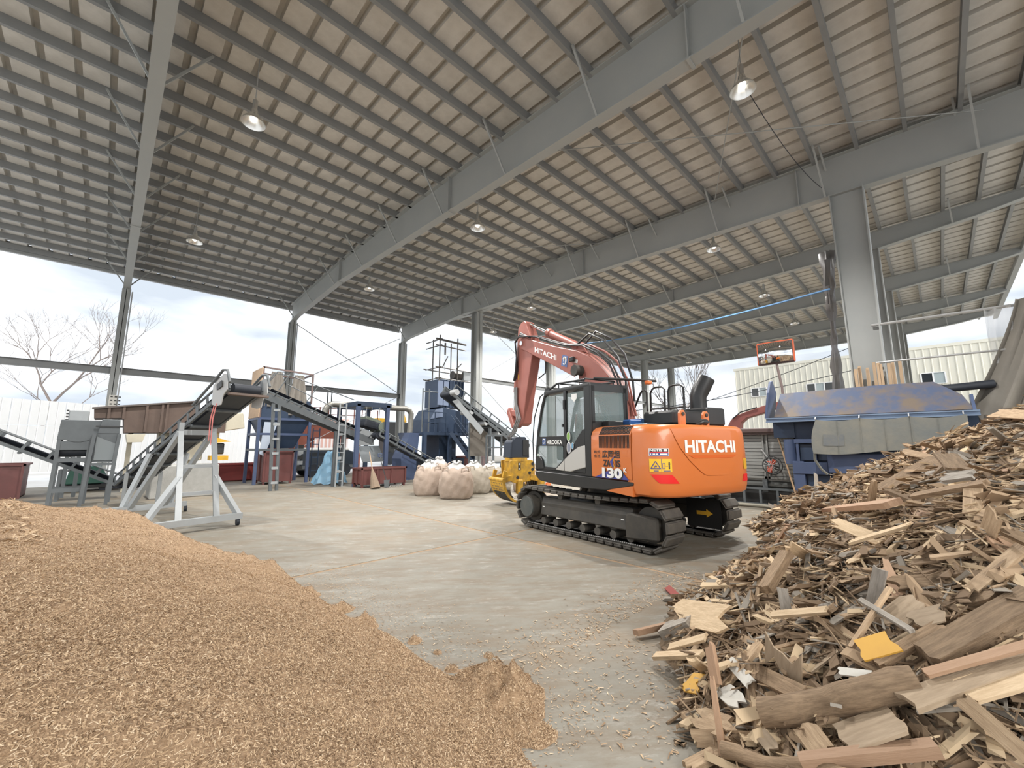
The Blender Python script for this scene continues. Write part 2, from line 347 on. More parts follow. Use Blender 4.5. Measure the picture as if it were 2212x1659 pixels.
# cream building
bw_=thing('factory_building','long cream corrugated building with sliding windows behind the right side','building')
Xb=50; pk=MB().grid([[(Xb-o,y,z) for z in (-.05,10.0)] for y,o in ((0,0),(.36,0),(.39,.05),(.44,.05),(.47,0))]).mesh('siding_panel',fix=False)
for i in range(70): obj('siding_panel',pk,sidingw,bw_,(0,15.4-.47*(i+1),0))
MB().bb((Xb-.06,15.5,9.95),(Xb+.3,-17.6,10.2)).build('roof_trim',sidingw,bw_)
MB().bb((Xb+.02,15.4,-.05),(Xb+.3,15.35,10.0)).build('end_wall',sidingw,bw_)
wf_=mat('window_frame_white',(.8,.8,.8),rough=.4); pd=mat('window_pane_dark',(.03,.035,.04),rough=.1); plg=mat('window_pane_pale',(.38,.44,.45),rough=.15)
for (a,b,z0,z1,pn) in ((13.85,12.4,6.95,7.8,'dp'),(8.85,5.95,6.9,7.75,'dpdp'),(.62,-.85,6.9,7.8,'dp'),(-4,-6,6.9,7.8,'dp')):
    f=MB(); f.bb((Xb-.12,a,z0-.06),(Xb-.02,b,z0)); f.bb((Xb-.12,a,z1),(Xb-.02,b,z1+.06)); 
    k=len(pn)
    for i in range(k+1): yy=a+(b-a)*i/k; f.bb((Xb-.12,yy-.05,z0),(Xb-.02,yy+.05,z1))
    w=f.build('window',wf_,bw_)
    for i in range(k):
        q=MB().bb((Xb-.07,a+(b-a)*(i+.05)/k,z0),(Xb-.05,a+(b-a)*(i+.95)/k,z1)).build('pane',pd if pn[i]=='d' else plg,w)
# bare trees
bark=mat('grey_brown_bark',(.20,.165,.15),(.14,.12,.11),rough=.9); twig=mat('warm_twigs',(.30,.22,.17),rough=.9)
def tree(name,label,base,h,spread,depth,seed,m,lean=(0,0),r0=.16,trunks=1,tl=.34):
    rd=random.Random(seed); q=MB(); B=Vector(base)
    def grow(p,d,L,r,k):
        n=3; pts=[p]; dd=d.copy()
        for i in range(n):
            dd=(dd+Vector((rd.gauss(0,.09),rd.gauss(0,.09),rd.gauss(.03,.05)))).normalized(); pts.append(pts[-1]+dd*L/n)
        q.tube(pts,[r*(1-.35*i/n) for i in range(n+1)],6 if k<3 else 3,False)
        if k>=depth: return
        m_=2 if k<1 else rd.choice((2,3,3))
        for j in range(m_):
            a=rd.uniform(0,2*PI); sp=rd.uniform(.25,.75)*spread
            side=Vector((math.cos(a),math.sin(a),rd.uniform(-.15,.35)))
            nd=(dd+side*sp).normalized(); at=pts[-1] if j==0 else pts[rd.choice((2,3))]
            grow(at,nd,L*rd.uniform(.62,.86),r*.62,k+1)
    for i in range(trunks):
        d=Vector((lean[0]+rd.uniform(-.2,.2)*(trunks>1)*2,lean[1]+rd.uniform(-.2,.2)*(trunks>1)*2,1)).normalized()
        grow(B+Vector((rd.uniform(-.3,.3),rd.uniform(-.3,.3),0))*(trunks>1),d,h*tl,r0,0)
    return tag(q.build(name,m,None,fix=False),label,'tree')
tree('bare_tree','large leafless tree standing behind the white hoarding at the far left',(-4.73,58.41,-0.06),19,.95,7,31,bark,(.02,-.04),.17,1,.30)
tree('bare_tree','small leafless bush showing over the hoarding right of the large tree',(-2.88,56.61,-0.06),9.5,1.25,6,8,bark,(0,0),.08,1,.42)
tree('bare_tree','slender leafless tree rising beside the cream building',(44,17.3,-.06),14,.6,6,5,bark,(0,0),.16,2,.28)
tree('bare_tree','low tree with reddish brown twigs left of the cream building',(47,20.5,-.06),7.8,1.0,6,15,twig,(0,0),.14,2,.3)
tree('bare_tree','short brownish tree behind the excavator hand rails',(52,27,-.06),8,.7,6,21,twig,(0,0),.15,1,.34)
# hills
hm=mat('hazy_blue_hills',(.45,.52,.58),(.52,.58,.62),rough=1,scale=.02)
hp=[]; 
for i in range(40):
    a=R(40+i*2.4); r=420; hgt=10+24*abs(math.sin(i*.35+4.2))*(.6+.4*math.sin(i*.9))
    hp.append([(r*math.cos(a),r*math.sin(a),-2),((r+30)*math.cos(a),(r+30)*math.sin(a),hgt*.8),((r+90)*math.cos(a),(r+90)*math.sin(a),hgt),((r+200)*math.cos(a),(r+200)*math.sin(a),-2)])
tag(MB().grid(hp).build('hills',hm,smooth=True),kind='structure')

# ---------------- excavator
orange=mat('excavator_orange',(.66,.185,.045),rough=.32,coat=.35,spec=.5)
boomred=mat('faded_boom_red',(.37,.135,.105),(.30,.10,.078),rough=.45,scale=2)
exb=mat('excavator_black',(.02,.021,.022),(.03,.03,.03),rough=.35,scale=3)
trk=mat('dusty_track_steel',(.05,.048,.044),(.12,.108,.092),rough=.7,scale=6,contrast=.5)
trkd=mat('track_frame_black',(.03,.03,.029),(.085,.075,.06),rough=.6,scale=3)
chrome=mat('chrome_rod',(.8,.8,.8),rough=.12,metal=1)
silver=mat('silver_panel',(.60,.59,.56),rough=.3,metal=.3)
glass=glassmat('cab_glass',(.26,.33,.33),.38,.05)
hose=mat('black_hose',(.02,.02,.022),rough=.45)
redrefl=mat('red_reflector',(.80,.02,.02),rough=.35)
EX=thing('excavator','orange crawler excavator with a black cab and a yellow demolition grab','excavator',(7.62,4.68,0),R(75))
def P3(pts,l): return [(a,l,b) for a,b in pts]
def sidepoly(name,poly,l0,l1,m,par=EX,bevel=0,smooth=False,bseg=1):
    return MB().prism(poly,(0,l0,0),(1,0,0),(0,0,1),(0,l1-l0,0)).build(name,m,par,bevel=bevel,smooth=smooth,bseg=bseg)
ca,sa=math.cos(R(9.3)),math.sin(R(9.3))
def tr(p): return (p[0]*ca-p[1]*sa,p[0]*sa+p[1]*ca,p[2])
def under(name,mb,m,par,**k):
    mb.v=[tr(v) for v in mb.v]; return mb.build(name,m,par,**k)
# tracks
shoe=MB(); shoe.box((0,0,0),(.178,.5,.03)); shoe.box((0,0,.03),(.15,.49,.045))
shoem=shoe.mesh('track_shoe',bevel=.012)
boltm=MB()
for a in (-.2,-.12,.12,.2): boltm.cyl((-.04,a,-.016),(-.04,a,-.03),.012,6); boltm.cyl((.04,a,-.016),(.04,a,-.03),.012,6)
for sgn,lb in ((1,'near'),(-1,'far')):
    yc=sgn*.995; half=1.41; rr=.35; zc=.435
    tk=MB(); pts=[]
    per=4*half+2*PI*rr; N=42
    def path(s):
        s%=per
        if s<2*half: x=half-s; return (x,zc+rr-.05*math.sin(PI*(s/(2*half))),0.0,PI)       # top, running back
        s-=2*half
        if s<PI*rr: a=PI/2+s/rr; return (-half+rr*math.cos(a),zc+rr*math.sin(a),a-PI/2,0)
        s-=PI*rr
        if s<2*half: return (-half+s,zc-rr,PI,0)
        s-=2*half; a=-PI/2+s/rr; return (half+rr*math.cos(a),zc+rr*math.sin(a),a-PI/2,0)
    ch=[[ (path(i*per/84)[0],yc+w,path(i*per/84)[1]) for w in (-.09,.09)] for i in range(85)]
    fr=MB(); fr.bb((-1.15,yc-.16,.30),(1.1,yc+.16,.56)); fr.prism([(-.2,.30),(.2,.30),(.12,.66),(-.12,.66)],(-1.1,yc,0),(0,1,0),(0,0,1),(2.2,0,0))
    TF=under('track_frame',fr,trkd,EX,bevel=.02)
    cb=MB(); cb.grid(ch); cb.grid([[ (p[0],p[1],p[2]) for p in r] for r in ch]); 
    under('track_chain',cb,trkd,TF)
    for i in range(N):
        x,z,a,_=path(i*per/N); 
        if _==PI: a=0
        o=obj('track_shoe',shoem,trk,TF,tr((x+.0,yc,z)),None)
        o.rotation_mode='QUATERNION'
        nx,nz=math.cos(a+PI/2),math.sin(a+PI/2)
        if a==0: nx,nz=0,1
        zx=Vector(tr((nx,0,nz))); yx=Vector(tr((0,1,0))); xx=yx.cross(zx)
        o.rotation_quaternion=Matrix((xx,yx,zx)).transposed().to_quaternion()
        o.location=Vector(tr((x,yc,z)))+zx*.015
    # chain bolts along the lower run
    bm_=MB()
    for i in range(34):
        for dx in (-.02,.02): bm_.cyl((-1.35+i*.083+dx,yc+sgn*.235,.112),(-1.35+i*.083+dx,yc+sgn*.235,.128),.012,6)
    under('shoe_bolts',bm_,galv,TF)
    hub=MB(); hub.cyl((half,yc-.08,zc),(half,yc+.08,zc),.3,24); hub.cyl((half,yc,zc),(half,yc+sgn*.27,zc),.23,24)
    under('drive_sprocket',hub,trkd,TF,smooth=True)
    hb=MB(); hb.cyl((half,yc+sgn*.26,zc),(half,yc+sgn*.30,zc),.2,20); under('travel_motor_cover',hb,mat('dark_green_grey',(.06,.075,.075),(.12,.12,.11),rough=.6),TF,smooth=True)
    idl=MB(); idl.cyl((-half,yc-.07,zc),(-half,yc+.07,zc),.28,24); under('idler',idl,trkd,TF,smooth=True)
    cv=MB(); cv.prism([(-1.62,.22),(-1.0,.17),(-1.0,.56),(-1.1,.6),(-1.62,.57)],(0,yc+sgn*.1,0),(1,0,0),(0,0,1),(0,sgn*.12,0)); under('idler_cover',cv,trkd,TF,bevel=.03)
    for i in range(7):
        ro=MB(); ro.cyl((-1.05+i*.35,yc-.15,.185),(-1.05+i*.35,yc+.15,.185),.07,12); under('track_roller',ro,trk,TF,smooth=True)
    for xx_ in (-.35,.6):
        ro=MB(); ro.cyl((xx_,yc-.12,.69),(xx_,yc+.12,.69),.06,12); under('carrier_roller',ro,trk,TF,smooth=True)
    if sgn==1:
        for xx_ in (-.92,1.02): 
            q=MB(); q.bb((xx_-.03,yc+.161,.33),(xx_+.03,yc+.166,.47)); under('white_sticker',q,white,TF)
    else:
        q=MB(); q.prism([(-1.2,.4),(-1.39,.4),(-1.39,.36),(-1.51,.435),(-1.39,.51),(-1.39,.47),(-1.2,.47)],(0,yc+.225,0),(1,0,0),(0,0,1),(0,.004,0)); under('yellow_arrow',q,yellowp,TF)
        q=MB(); q.bb((-1.66,yc+.2,.17),(-1.0,yc+.22,.7)); under('inner_guard',q,mat('matt_black',(.012,.012,.012),rough=.8),TF)
cf=MB(); cf.bb((-.7,-.85,.42),(.7,.85,.66)); cf.bb((-1.0,-.4,.45),(1.0,.4,.62)); under('centre_frame',cf,trkd,EX,bevel=.03)
MB().cyl((0,0,.64),(0,0,.93),.62,32).build('slewing_ring',trkd,EX,smooth=True)
# upper frame
dk=MB(); dk.bb((-1.6,-1.2,.95),(1.15,1.2,1.14)); dk.build('upper_frame',exb,EX,bevel=.03)
sk=[(1.24,1.16),(1.2,1.04),(1.08,.97),(.6,.93),(-.5,.93),(-1.0,.95),(-1.62,1.07),(-1.62,1.12),(-.6,1.14)]
sidepoly('side_skirt',sk,1.14,1.25,exb,bevel=.012); sidepoly('side_skirt',sk,-1.25,-1.14,exb,bevel=.012)
sidepoly('lower_side_panel',[(-1.0,.94),(-1.6,.9),(-1.6,1.065),(-1.28,1.03)],1.05,1.24,orange)
# engine side panels
for s in (1,-1):
    prof=[(1.16,1.12),(1.24,1.16),(1.25,1.5),(1.24,1.86),(1.2,1.95),(1.12,2.01),(1.0,2.035)]
    g=[[(x,s*y,z) for y,z in prof] for x in (-.60,-.64,-1.45,-1.6)]
    for k in range(len(prof)): x_,y_,z_=g[0][k]; g[0][k]=(-.605,y_-s*.03,z_)
    pan=MB().grid(g).build('engine_side_panel',orange,EX,smooth=True)
    if s==1:
        for r_ in range(2):
            for i in range(24):
                x=-.86-i*.0305
                q=MB()
                if r_==0: q.prism([(0,0),(.011,0),(-.019,.13),(-.03,.13)],(x,1.21,1.885),(1,0,0),(0,0,1),(0,.034,0)); q.v=[(a,b-(max(0,c-1.89)*.55),c) for a,b,c in q.v]
                else: q.bb((x-.006,1.22,1.655),(x+.006,1.2515,1.865))
                q.build('vent_slot',exb,pan)
        q=MB(); q.bb((-1.53,1.245,1.52),(-1.4,1.2515,1.62)); q.build('fuel_hatch',orange,pan,bevel=.003)
        text_on('company_name','広岡組',blk,EX,(-.93,1.2545,1.485),(-1,0,0),(0,0,1),.43,.135,.02)
        text_on('company_name_small','株式',blk,EX,(-.72,1.2545,1.56),(-1,0,0),(0,0,1),.16,.055,.01)
        text_on('company_name_small','会社',blk,EX,(-.72,1.2545,1.49),(-1,0,0),(0,0,1),.16,.055,.01)
        text_on('model_name','ZA',blk,EX,(-.95,1.2545,1.345),(-1,0,0),(0,0,1),.18,.115,.04)
        text_on('model_name_letter','X',yellowp,EX,(-1.12,1.2548,1.335),(-1,0,0),(0,0,1),.12,.15,.02)
        q=MB(); q.prism([(-1.21,1.34),(-1.17,1.34),(-1.12,1.43),(-1.23,1.52),(-1.19,1.43)],(0,1.2552,0),(1,0,0),(0,0,1),(0,.002,0)); q.build('model_name_slash',navy,EX)
        text_on('model_name','IS',blk,EX,(-1.25,1.2545,1.345),(-1,0,0),(0,0,1),.11,.115,.04)
        sidepoly('blue_triangle',[(-.72,1.15),(-1.05,1.27),(-1.4,1.27),(-1.54,1.15)],1.2535,1.2555,navy)
        text_on('model_number_shadow','130',blk,EX,(-.94,1.2562,1.15),(-1,0,0),(0,0,1),.49,.17,.05)
        text_on('model_number','130',white,EX,(-.92,1.2572,1.16),(-1,0,0),(0,0,1),.48,.17,.05)
        text_on('model_number_suffix','K',white,EX,(-1.43,1.2572,1.265),(-1,0,0),(0,0,1),.075,.075,.04)
# counterweight
f0,cwa,hw=-1.5,.66,1.235
SC=[(.905,.86),(.915,.93),(.95,.972),(1.05,.995),(1.25,1.0),(1.6,1.0),(1.85,.99),(1.95,.975),(2.0,.945),(2.025,.9)]
_t=np.linspace(0,PI,401); _L=hw*np.sign(np.cos(_t))*np.abs(np.cos(_t))**.5; _F=-cwa*np.abs(np.sin(_t))**.5
_s=np.concatenate([[0],np.cumsum(np.hypot(np.diff(_L),np.diff(_F)))]); _s=_s[200]-_s
def cwp(s,z,o=0):
    L=np.interp(-s,-_s,_L); F=np.interp(-s,-_s,_F); k=interp(SC,z)
    L2=np.interp(-s-.01,-_s,_L); F2=np.interp(-s-.01,-_s,_F); n=Vector((-(L2-L),(F2-F),0)) if 0 else Vector((-(abs(L2-L)),0,0))
    nn=Vector((F*abs(F)**2/(cwa**4) ,L*abs(L)**2/(hw**4),0)); nn=nn.normalized() if nn.length>0 else Vector((-1,0,0))
    return Vector((f0+F*k,L*k,z))+nn*o
ss=np.linspace(_s[0],_s[-1],64)
g=[[cwp(s,z) for s in ss] for z,_ in SC]
cwm=MB().grid(g); top=[cwp(s,SC[-1][0]) for s in ss]; cwm.add(top,[tuple(range(len(top)))]); bot=[cwp(s,SC[0][0]) for s in ss]; cwm.add(bot,[tuple(range(len(bot)))]); 
cw=cwm.build('counterweight',orange,EX,smooth=True)
def cwdecal(name,poly,m,o,par=None,nsub=10,smooth=False):
    """polygon given in (arc length, height), laid on the counterweight: cut into vertical strips"""
    lo=min(p[0] for p in poly);hi=max(p[0] for p in poly)
    def span(s):
        zs=[]
        for (a,za),(b,zb) in zip(poly,poly[1:]+poly[:1]):
            if (a-s)*(b-s)<=0 and a!=b: zs.append(za+(zb-za)*(s-a)/(b-a))
        return min(zs),max(zs)
    e=1e-4; S=np.linspace(lo+e,hi-e,nsub+1); P=[]
    for s in S:
        a,b=span(s); P.append([cwp(s,a+(b-a)*k/6,o) for k in range(7)])
    return MB().grid(P).build(name,m,par or EX,smooth=True)
cwdecal('raised_badge_panel',[(.92,1.955),(.78,1.69),(.57,1.46),(.29,1.26),(.19,1.23),(-.33,1.22),(-.52,1.32),(-.66,1.5),(-.72,1.7),(-.72,1.95)],orange,.012,None,20)
cwdecal('badge_ledge',[(.6,1.55),(-.62,1.55),(-.58,1.50),(.5,1.5)],mat('orange_shadow_lip',(.66,.13,.02),rough=.4),.02)  # flat strip, shade of the lip put into a darker orange
me,w=text_mesh('HITACHI',.2,.035)
for v in me.vertices:
    s=.665-v.co.x*(1.25/w); v.co=cwp(s,1.585+v.co.y,.019)
me.materials.clear(); obj('maker_name',me,white,EX)
def cwline(pts,wd,m,name):
    for (a,b),(c,d) in zip(pts,pts[1:]):
        L=math.hypot(c-a,d-b); nx,ny=-(d-b)/L*wd/2,(c-a)/L*wd/2
        P=[[cwp(x+sx*nx,y+sx*ny,.009) for sx in (-1,1)] for x,y in ((a+(c-a)*t,b+(d-b)*t) for t in (0,.5,1))]
        MB().grid(P).build(name,m,EX)
cwdecal('label_plate',[(1.26,1.54),(.96,1.54),(.96,1.655),(1.26,1.655)],white,.006)
cwdecal('label_band',[(1.25,1.545),(.97,1.545),(.97,1.59),(1.25,1.59)],navy,.008); cwdecal('label_band',[(1.25,1.6),(.97,1.6),(.97,1.65),(1.25,1.65)],blk,.008)
def cwtext(name,t,s0,z0,wd,h,m,o,bold=.02):
    me,w=text_mesh(t,h,bold)
    for v in me.vertices: v.co=cwp(s0-v.co.x*(wd/w),z0+v.co.y,o)
    me.materials.clear(); return obj(name,me,m,EX)
cwtext('label_text','NETIS',1.245,1.606,.18,.04,white,.010,.04); cwdecal('label_box',[(1.045,1.608),(.99,1.608),(.99,1.642),(1.045,1.642)],white,.010); cwdecal('label_line',[(1.25,1.59),(.97,1.59),(.97,1.6),(1.25,1.6)],redrefl,.009); cwline([(1.24,1.567),(1.125,1.567)],.022,MATS['white_print'],'label_small_print'); cwline([(1.1,1.567),(.985,1.567)],.022,MATS['white_print'],'label_small_print')
cwdecal('warning_plate',[(1.26,1.3),(.92,1.3),(.92,1.495),(1.26,1.495)],mat('warning_yellow',(.90,.55,.03),rough=.4),.006)
cwline([(1.24,1.35),(1.17,1.46),(1.10,1.35),(1.24,1.35)],.012,navy,'warning_triangle')
cwline([(1.185,1.37),(1.165,1.40),(1.155,1.375)],.012,navy,'warning_mark'); cwline([(1.085,1.495),(1.085,1.305)],.006,navy,'warning_divider')
cwline([(1.07,1.35),(1.07,1.43),(1.035,1.43),(1.035,1.35),(1.07,1.35)],.007,navy,'warning_box'); cwline([(1.025,1.39),(.985,1.39)],.009,navy,'warning_arrow')
cwline([(.965,1.345),(.965,1.45)],.02,blk,'warning_figure'); cwline([(.985,1.42),(.945,1.42)],.012,blk,'warning_figure')
cwline([(1.2,1.318),(1.13,1.318)],.012,navy,'warning_text'); cwline([(1.06,1.318),(.95,1.318)],.012,navy,'warning_text')
cwdecal('red_reflector',[(1.25,1.265),(.92,1.26),(.80,1.125),(1.13,1.13)],redrefl,.007)
cwdecal('red_reflector',[(-.78,1.1),(-1.05,1.1),(-1.05,1.22),(-.82,1.22)],redrefl,.007); cwdecal('yellow_plate',[(-.85,1.3),(-1.05,1.3),(-1.05,1.48),(-.85,1.48)],yellowp,.007)
# deck on top, hood, exhaust
MB().bb((-1.75,-1.0,2.0),(-.62,1.0,2.05)).build('hood_deck',exb,EX,bevel=.01)
MB().bb((-1.7,-.62,2.05),(-1.0,.32,2.3)).build('engine_hood',exb,EX,bevel=.04)
MB().bb((-1.75,-1.02,2.05),(-1.15,-.5,2.38)).build('exhaust_box',exb,EX,bevel=.03)
ex=MB(); ex.tube([(-1.42,-.72,2.36),(-1.42,-.72,2.6),(-1.45,-.76,2.72),(-1.53,-.86,2.96)],[.15,.15,.16,.155],18,False); ex.build('exhaust_stack',exb,EX,smooth=True)
for y in (.44,-.15):
    q=MB(); q.prism([(-.075,1.95),(.075,1.95),(.07,2.22),(.035,2.27),(-.035,2.27),(-.07,2.22)],(-1.98,y,0),(0,1,0),(0,0,1),(.05,0,0)); e=q.build('lifting_eye',orange,EX,bevel=.008)
    MB().cyl((-2.0,y+.005,2.205),(-1.92,y+.005,2.205),.03,10).build('eye_ring',trkd,e)
MB().tube([(-1.93,.06,2.05),(-1.98,-.03,2.09),(-1.98,-.12,2.085),(-1.93,-.2,2.05)],[.02,.05,.055,.02],10).build('rear_camera',exb,EX,smooth=True)
for pts in ([(0.54,-1,2.43),(0.27,-1,2.87),(0.21,-1,2.93),(0.13,-1,2.93),(0.08,-1,2.87),(0.08,-1,2.44)],
            [(0.03,-1.05,2.41),(0.02,-1.05,2.85),(-0.04,-1.05,2.94),(-0.12,-1.05,2.97),(-0.3,-1.05,2.96),(-0.37,-1.05,2.91),(-0.36,-1.05,2.41)],
            [(-0.59,-0.9,2.43),(-0.59,-0.9,2.81),(-0.63,-0.9,2.91),(-0.73,-0.9,2.93),(-0.9,-0.9,2.92),(-0.97,-0.9,2.86),(-0.97,-0.9,2.4)]):
    MB().tube(pts,.022,8).build('hand_rail',exb,EX,smooth=True)
MB().tube([(-0.03,-1,2.49),(-0.92,-1,2.47)],.02,8).build('hand_rail',exb,EX)
bt=mat('blue_tools',(.03,.10,.30),rough=.4)
MB().bb((-.8,.6,2.05),(-.62,.95,2.14)).build('tool_tray',exb,EX,bevel=.01)
MB().bb((-.95,.28,2.05),(-.75,.58,2.17)).build('toolbox',bt,EX,bevel=.02); MB().cyl((-.9,.2,2.12),(-.7,.26,2.12),.08,12).build('blue_canister',bt,EX,smooth=True)
MB().tube([(-.88,.06,2.05),(-.88,.06,2.12),(-.88,.06,2.16)],[.09,.06,.02],8).build('green_cloth',mat('green_cloth',(.15,.6,.15),rough=.8),EX,smooth=True)
# cab
CAB=MB().bb((-.6,.27,1.14),(1.2,1.2,1.2)).build('cab_floor',exb,EX,bevel=.01)
MB().bb((-.6,.25,2.76),(.92,1.22,2.86)).build('cab_roof',exb,EX,bevel=.04,bseg=2)
for y in (1.18,.3):
    MB().tube([(1.25,y,1.16),(1.25,y,1.5),(1.17,y,2.0),(1.03,y,2.5),(.9,y,2.76),(.75,y,2.8)],.04,8).build('front_pillar',exb,EX,smooth=True)
    sidepoly('rear_pillar',[(-.6,1.14),(-.42,1.14),(-.42,2.8),(-.6,2.8)],y-.03,y+.04,exb,bevel=.012)
sidepoly('door_post',[(.13,1.2),(.21,1.2),(.2,2.78),(.12,2.78)],1.17,1.225,exb)
sidepoly('door_rail',[(1.2,1.69),(.2,1.69),(.2,1.885),(1.19,1.885)],1.18,1.215,exb)
sidepoly('door_sill',[(1.24,1.2),(.15,1.2),(.15,1.25),(1.24,1.26)],1.17,1.22,exb)
sidepoly('door_hub',[(1.24,1.22),(.92,1.22),(.98,1.4),(1.08,1.47),(1.23,1.48)],1.17,1.24,exb,bevel=.01)
sidepoly('cab_corner_panel',[(-.42,2.0),(-.36,1.98),(-.2,1.83),(-.06,1.69),(.13,1.5),(.5,1.25),(.5,1.2),(-.42,1.2)],1.17,1.215,exb)
sp=[(-.44,1.7),(-.25,1.67),(-.05,1.58),(.2,1.42),(.36,1.31),(.5,1.22),(.3,1.205),(.0,1.2),(-.16,1.24),(-.44,1.3)]
sidepoly('silver_side_panel',sp,1.2,1.235,silver,bevel=.01)
sidepoly('panel_seam',[(.185,1.21),(.195,1.21),(.195,1.43),(.185,1.43)],1.234,1.237,exb)
sidepoly('door_glass',[(1.14,1.89),(1.0,2.4),(.86,2.72),(.22,2.74),(.22,1.89)],1.19,1.196,glass)
sidepoly('door_glass',[(1.2,1.69),(.28,1.69),(.28,1.4),(.45,1.25),(.95,1.25),(1.1,1.48),(1.21,1.5)],1.19,1.196,glass)
sidepoly('rear_quarter_glass',[(.12,2.72),(-.41,2.72),(-.41,2.0),(-.2,1.83),(.12,1.5)],1.19,1.196,glass)
sidepoly('glass_divider',[(.5,1.89),(.515,1.89),(.515,2.72),(.5,2.72)],1.196,1.2,exb)
sidepoly('right_side_glass',[(1.14,1.6),(.86,2.72),(-.41,2.74),(-.41,1.6)],.29,.296,glass)
sidepoly('right_side_wall',[(1.2,1.2),(1.14,1.6),(-.41,1.6),(-.41,1.2)],.27,.3,exb)
MB().grid([[(1.24,y,1.3),(1.22,y,1.6),(1.14,y,2.0),(1.0,y,2.5),(.89,y,2.75)] for y in (.32,1.16)]).build('windscreen',glass,EX)
q=MB(); q.bb((-.6,.3,1.14),(-.57,1.18,2.14)); q.bb((-.6,.3,2.70),(-.57,1.18,2.8)); q.bb((-.6,.3,2.1),(-.57,.38,2.8)); q.bb((-.6,1.1,2.1),(-.57,1.18,2.8)); q.build('rear_wall',exb,EX)
MB().bb((-.592,.36,2.13),(-.586,1.12,2.72)).build('rear_window',glass,EX)
seatm=mat('seat_fabric',(.045,.05,.055),rough=.8)
q=MB(); q.bb((-.1,.5,1.45),(.38,.98,1.6)); q.build('seat_cushion',seatm,EX,bevel=.05); MB().box((-.2,.74,1.95),(.14,.46,.75),Matrix.Rotation(R(-8),3,'Y')).build('seat_backrest',seatm,EX,bevel=.05)
MB().bb((-.05,.52,1.2),(.3,.96,1.46)).build('seat_base',exb,EX)
for y in (.42,1.06): MB().bb((0,y-.08,1.4),(.6,y+.08,1.72)).build('console',exb,EX,bevel=.03)
MB().bb((.9,.38,1.75),(.98,.55,2.0)).build('monitor',exb,EX,bevel=.01)
text_on('door_lettering','HIROOKA',white,EX,(.82,1.2165,1.72),(-1,0,0),(0,0,1),.54,.09,.03)
MB().bb((.99,1.2155,1.71),(.86,1.2175,1.845)).build('door_badge',mat('badge_blue',(.10,.16,.35),rough=.5),EX)
MB().tube([(.925+.045*math.cos(a),1.219,1.785+.045*math.sin(a)) for a in np.linspace(.5,5.6,14)],.01,5).build('badge_ring',white,EX)
for (x,z,rx,rz,m_) in ((.05,1.87,.06,.095,mat('sticker_green',(.22,.42,.08),rough=.5)),(.045,1.655,.07,.115,mat('sticker_slate',(.25,.27,.33),rough=.5)),(-.07,1.69,.035,.065,mat('sticker_blue',(.15,.35,.55),rough=.5)),(1.14,1.46,.035,.06,mat('sticker_pale',(.4,.55,.45),rough=.5))):
    for k,mm,o_ in ((1.0,white,.0),(.82,m_,.002)):
        MB().prism([(x+rx*k*math.cos(a),z+rz*k*math.sin(a)) for a in np.linspace(0,2*PI,17)[:-1]],(0,1.226+o_,0),(1,0,0),(0,0,1),(0,.002,0)).build('sticker',mm,EX)
MB().prism([(-.2,2.69),(-.03,2.69),(-.03,2.6),(-.115,2.53),(-.2,2.6)],(0,1.197,0),(1,0,0),(0,0,1),(0,.003,0)).build('shield_sticker',white,EX)
MB().bb((.2,1.225,2.4),(.14,1.25,2.6)).build('door_handle',exb,EX,bevel=.01); MB().bb((.25,1.2,2.06),(.21,1.24,2.12)).build('door_latch',exb,EX)
# roof guard and lights
rg=MB()
for y in (.35,1.12): rg.tube([(-.35,y,2.95),(.55,y,2.98),(.98,y,2.84)],.022,7)
for x in (-.35,.05,.45,.75): rg.tube([(x,.35,2.965 if x<.6 else 2.91),(x,1.12,2.965 if x<.6 else 2.91)],.018,6)
for x in (-.3,.5):
    for y in (.35,1.12): rg.tube([(x,y,2.84),(x,y,2.97)],.016,6)
rg.build('roof_guard',exb,EX)
MB().tube([(-.35,.9,2.99),(-.8,.1,2.95),(-.95,-.15,2.93)],.025,8).build('antenna_arm',exb,EX); MB().bb((-.95,-.05,2.86),(-.85,.07,2.93)).build('amber_light',mat('amber',(.85,.2,.05),rough=.3),EX,bevel=.015)
for x,y in ((.95,1.08),(.95,.45)): MB().box((x,y,2.9),(.1,.12,.1)).build('work_light',exb,EX,bevel=.02)
MB().tube([(1.3,1.24,1.2),(1.33,1.24,1.8),(1.26,1.24,2.3),(1.05,1.22,2.75),(.95,1.2,2.8)],.014,6).build('grab_rail',exb,EX)
# right front mirror
MB().tube([(1.1,-.75,1.2),(1.1,-.75,2.2),(1.2,-.95,2.35)],.018,6).build('mirror_post',exb,EX); MB().box((1.2,-.98,2.2),(.06,.22,.42)).build('mirror',mat('mirror_glass_green',(.10,.16,.15),rough=.15,metal=.6),EX,bevel=.04)
MB().bb((.2,-1.2,1.14),(1.15,-.45,1.55)).build('tool_compartment',exb,EX,bevel=.04); MB().bb((-.6,-1.22,1.14),(.2,-.45,1.85)).build('fuel_tank',exb,EX,bevel=.05)
MB().tube([(.6,-1.15,1.55),(.6,-1.15,2.2),(.1,-1.15,2.3),(-.2,-1.15,1.85)],.02,6).build('hand_rail',exb,EX)
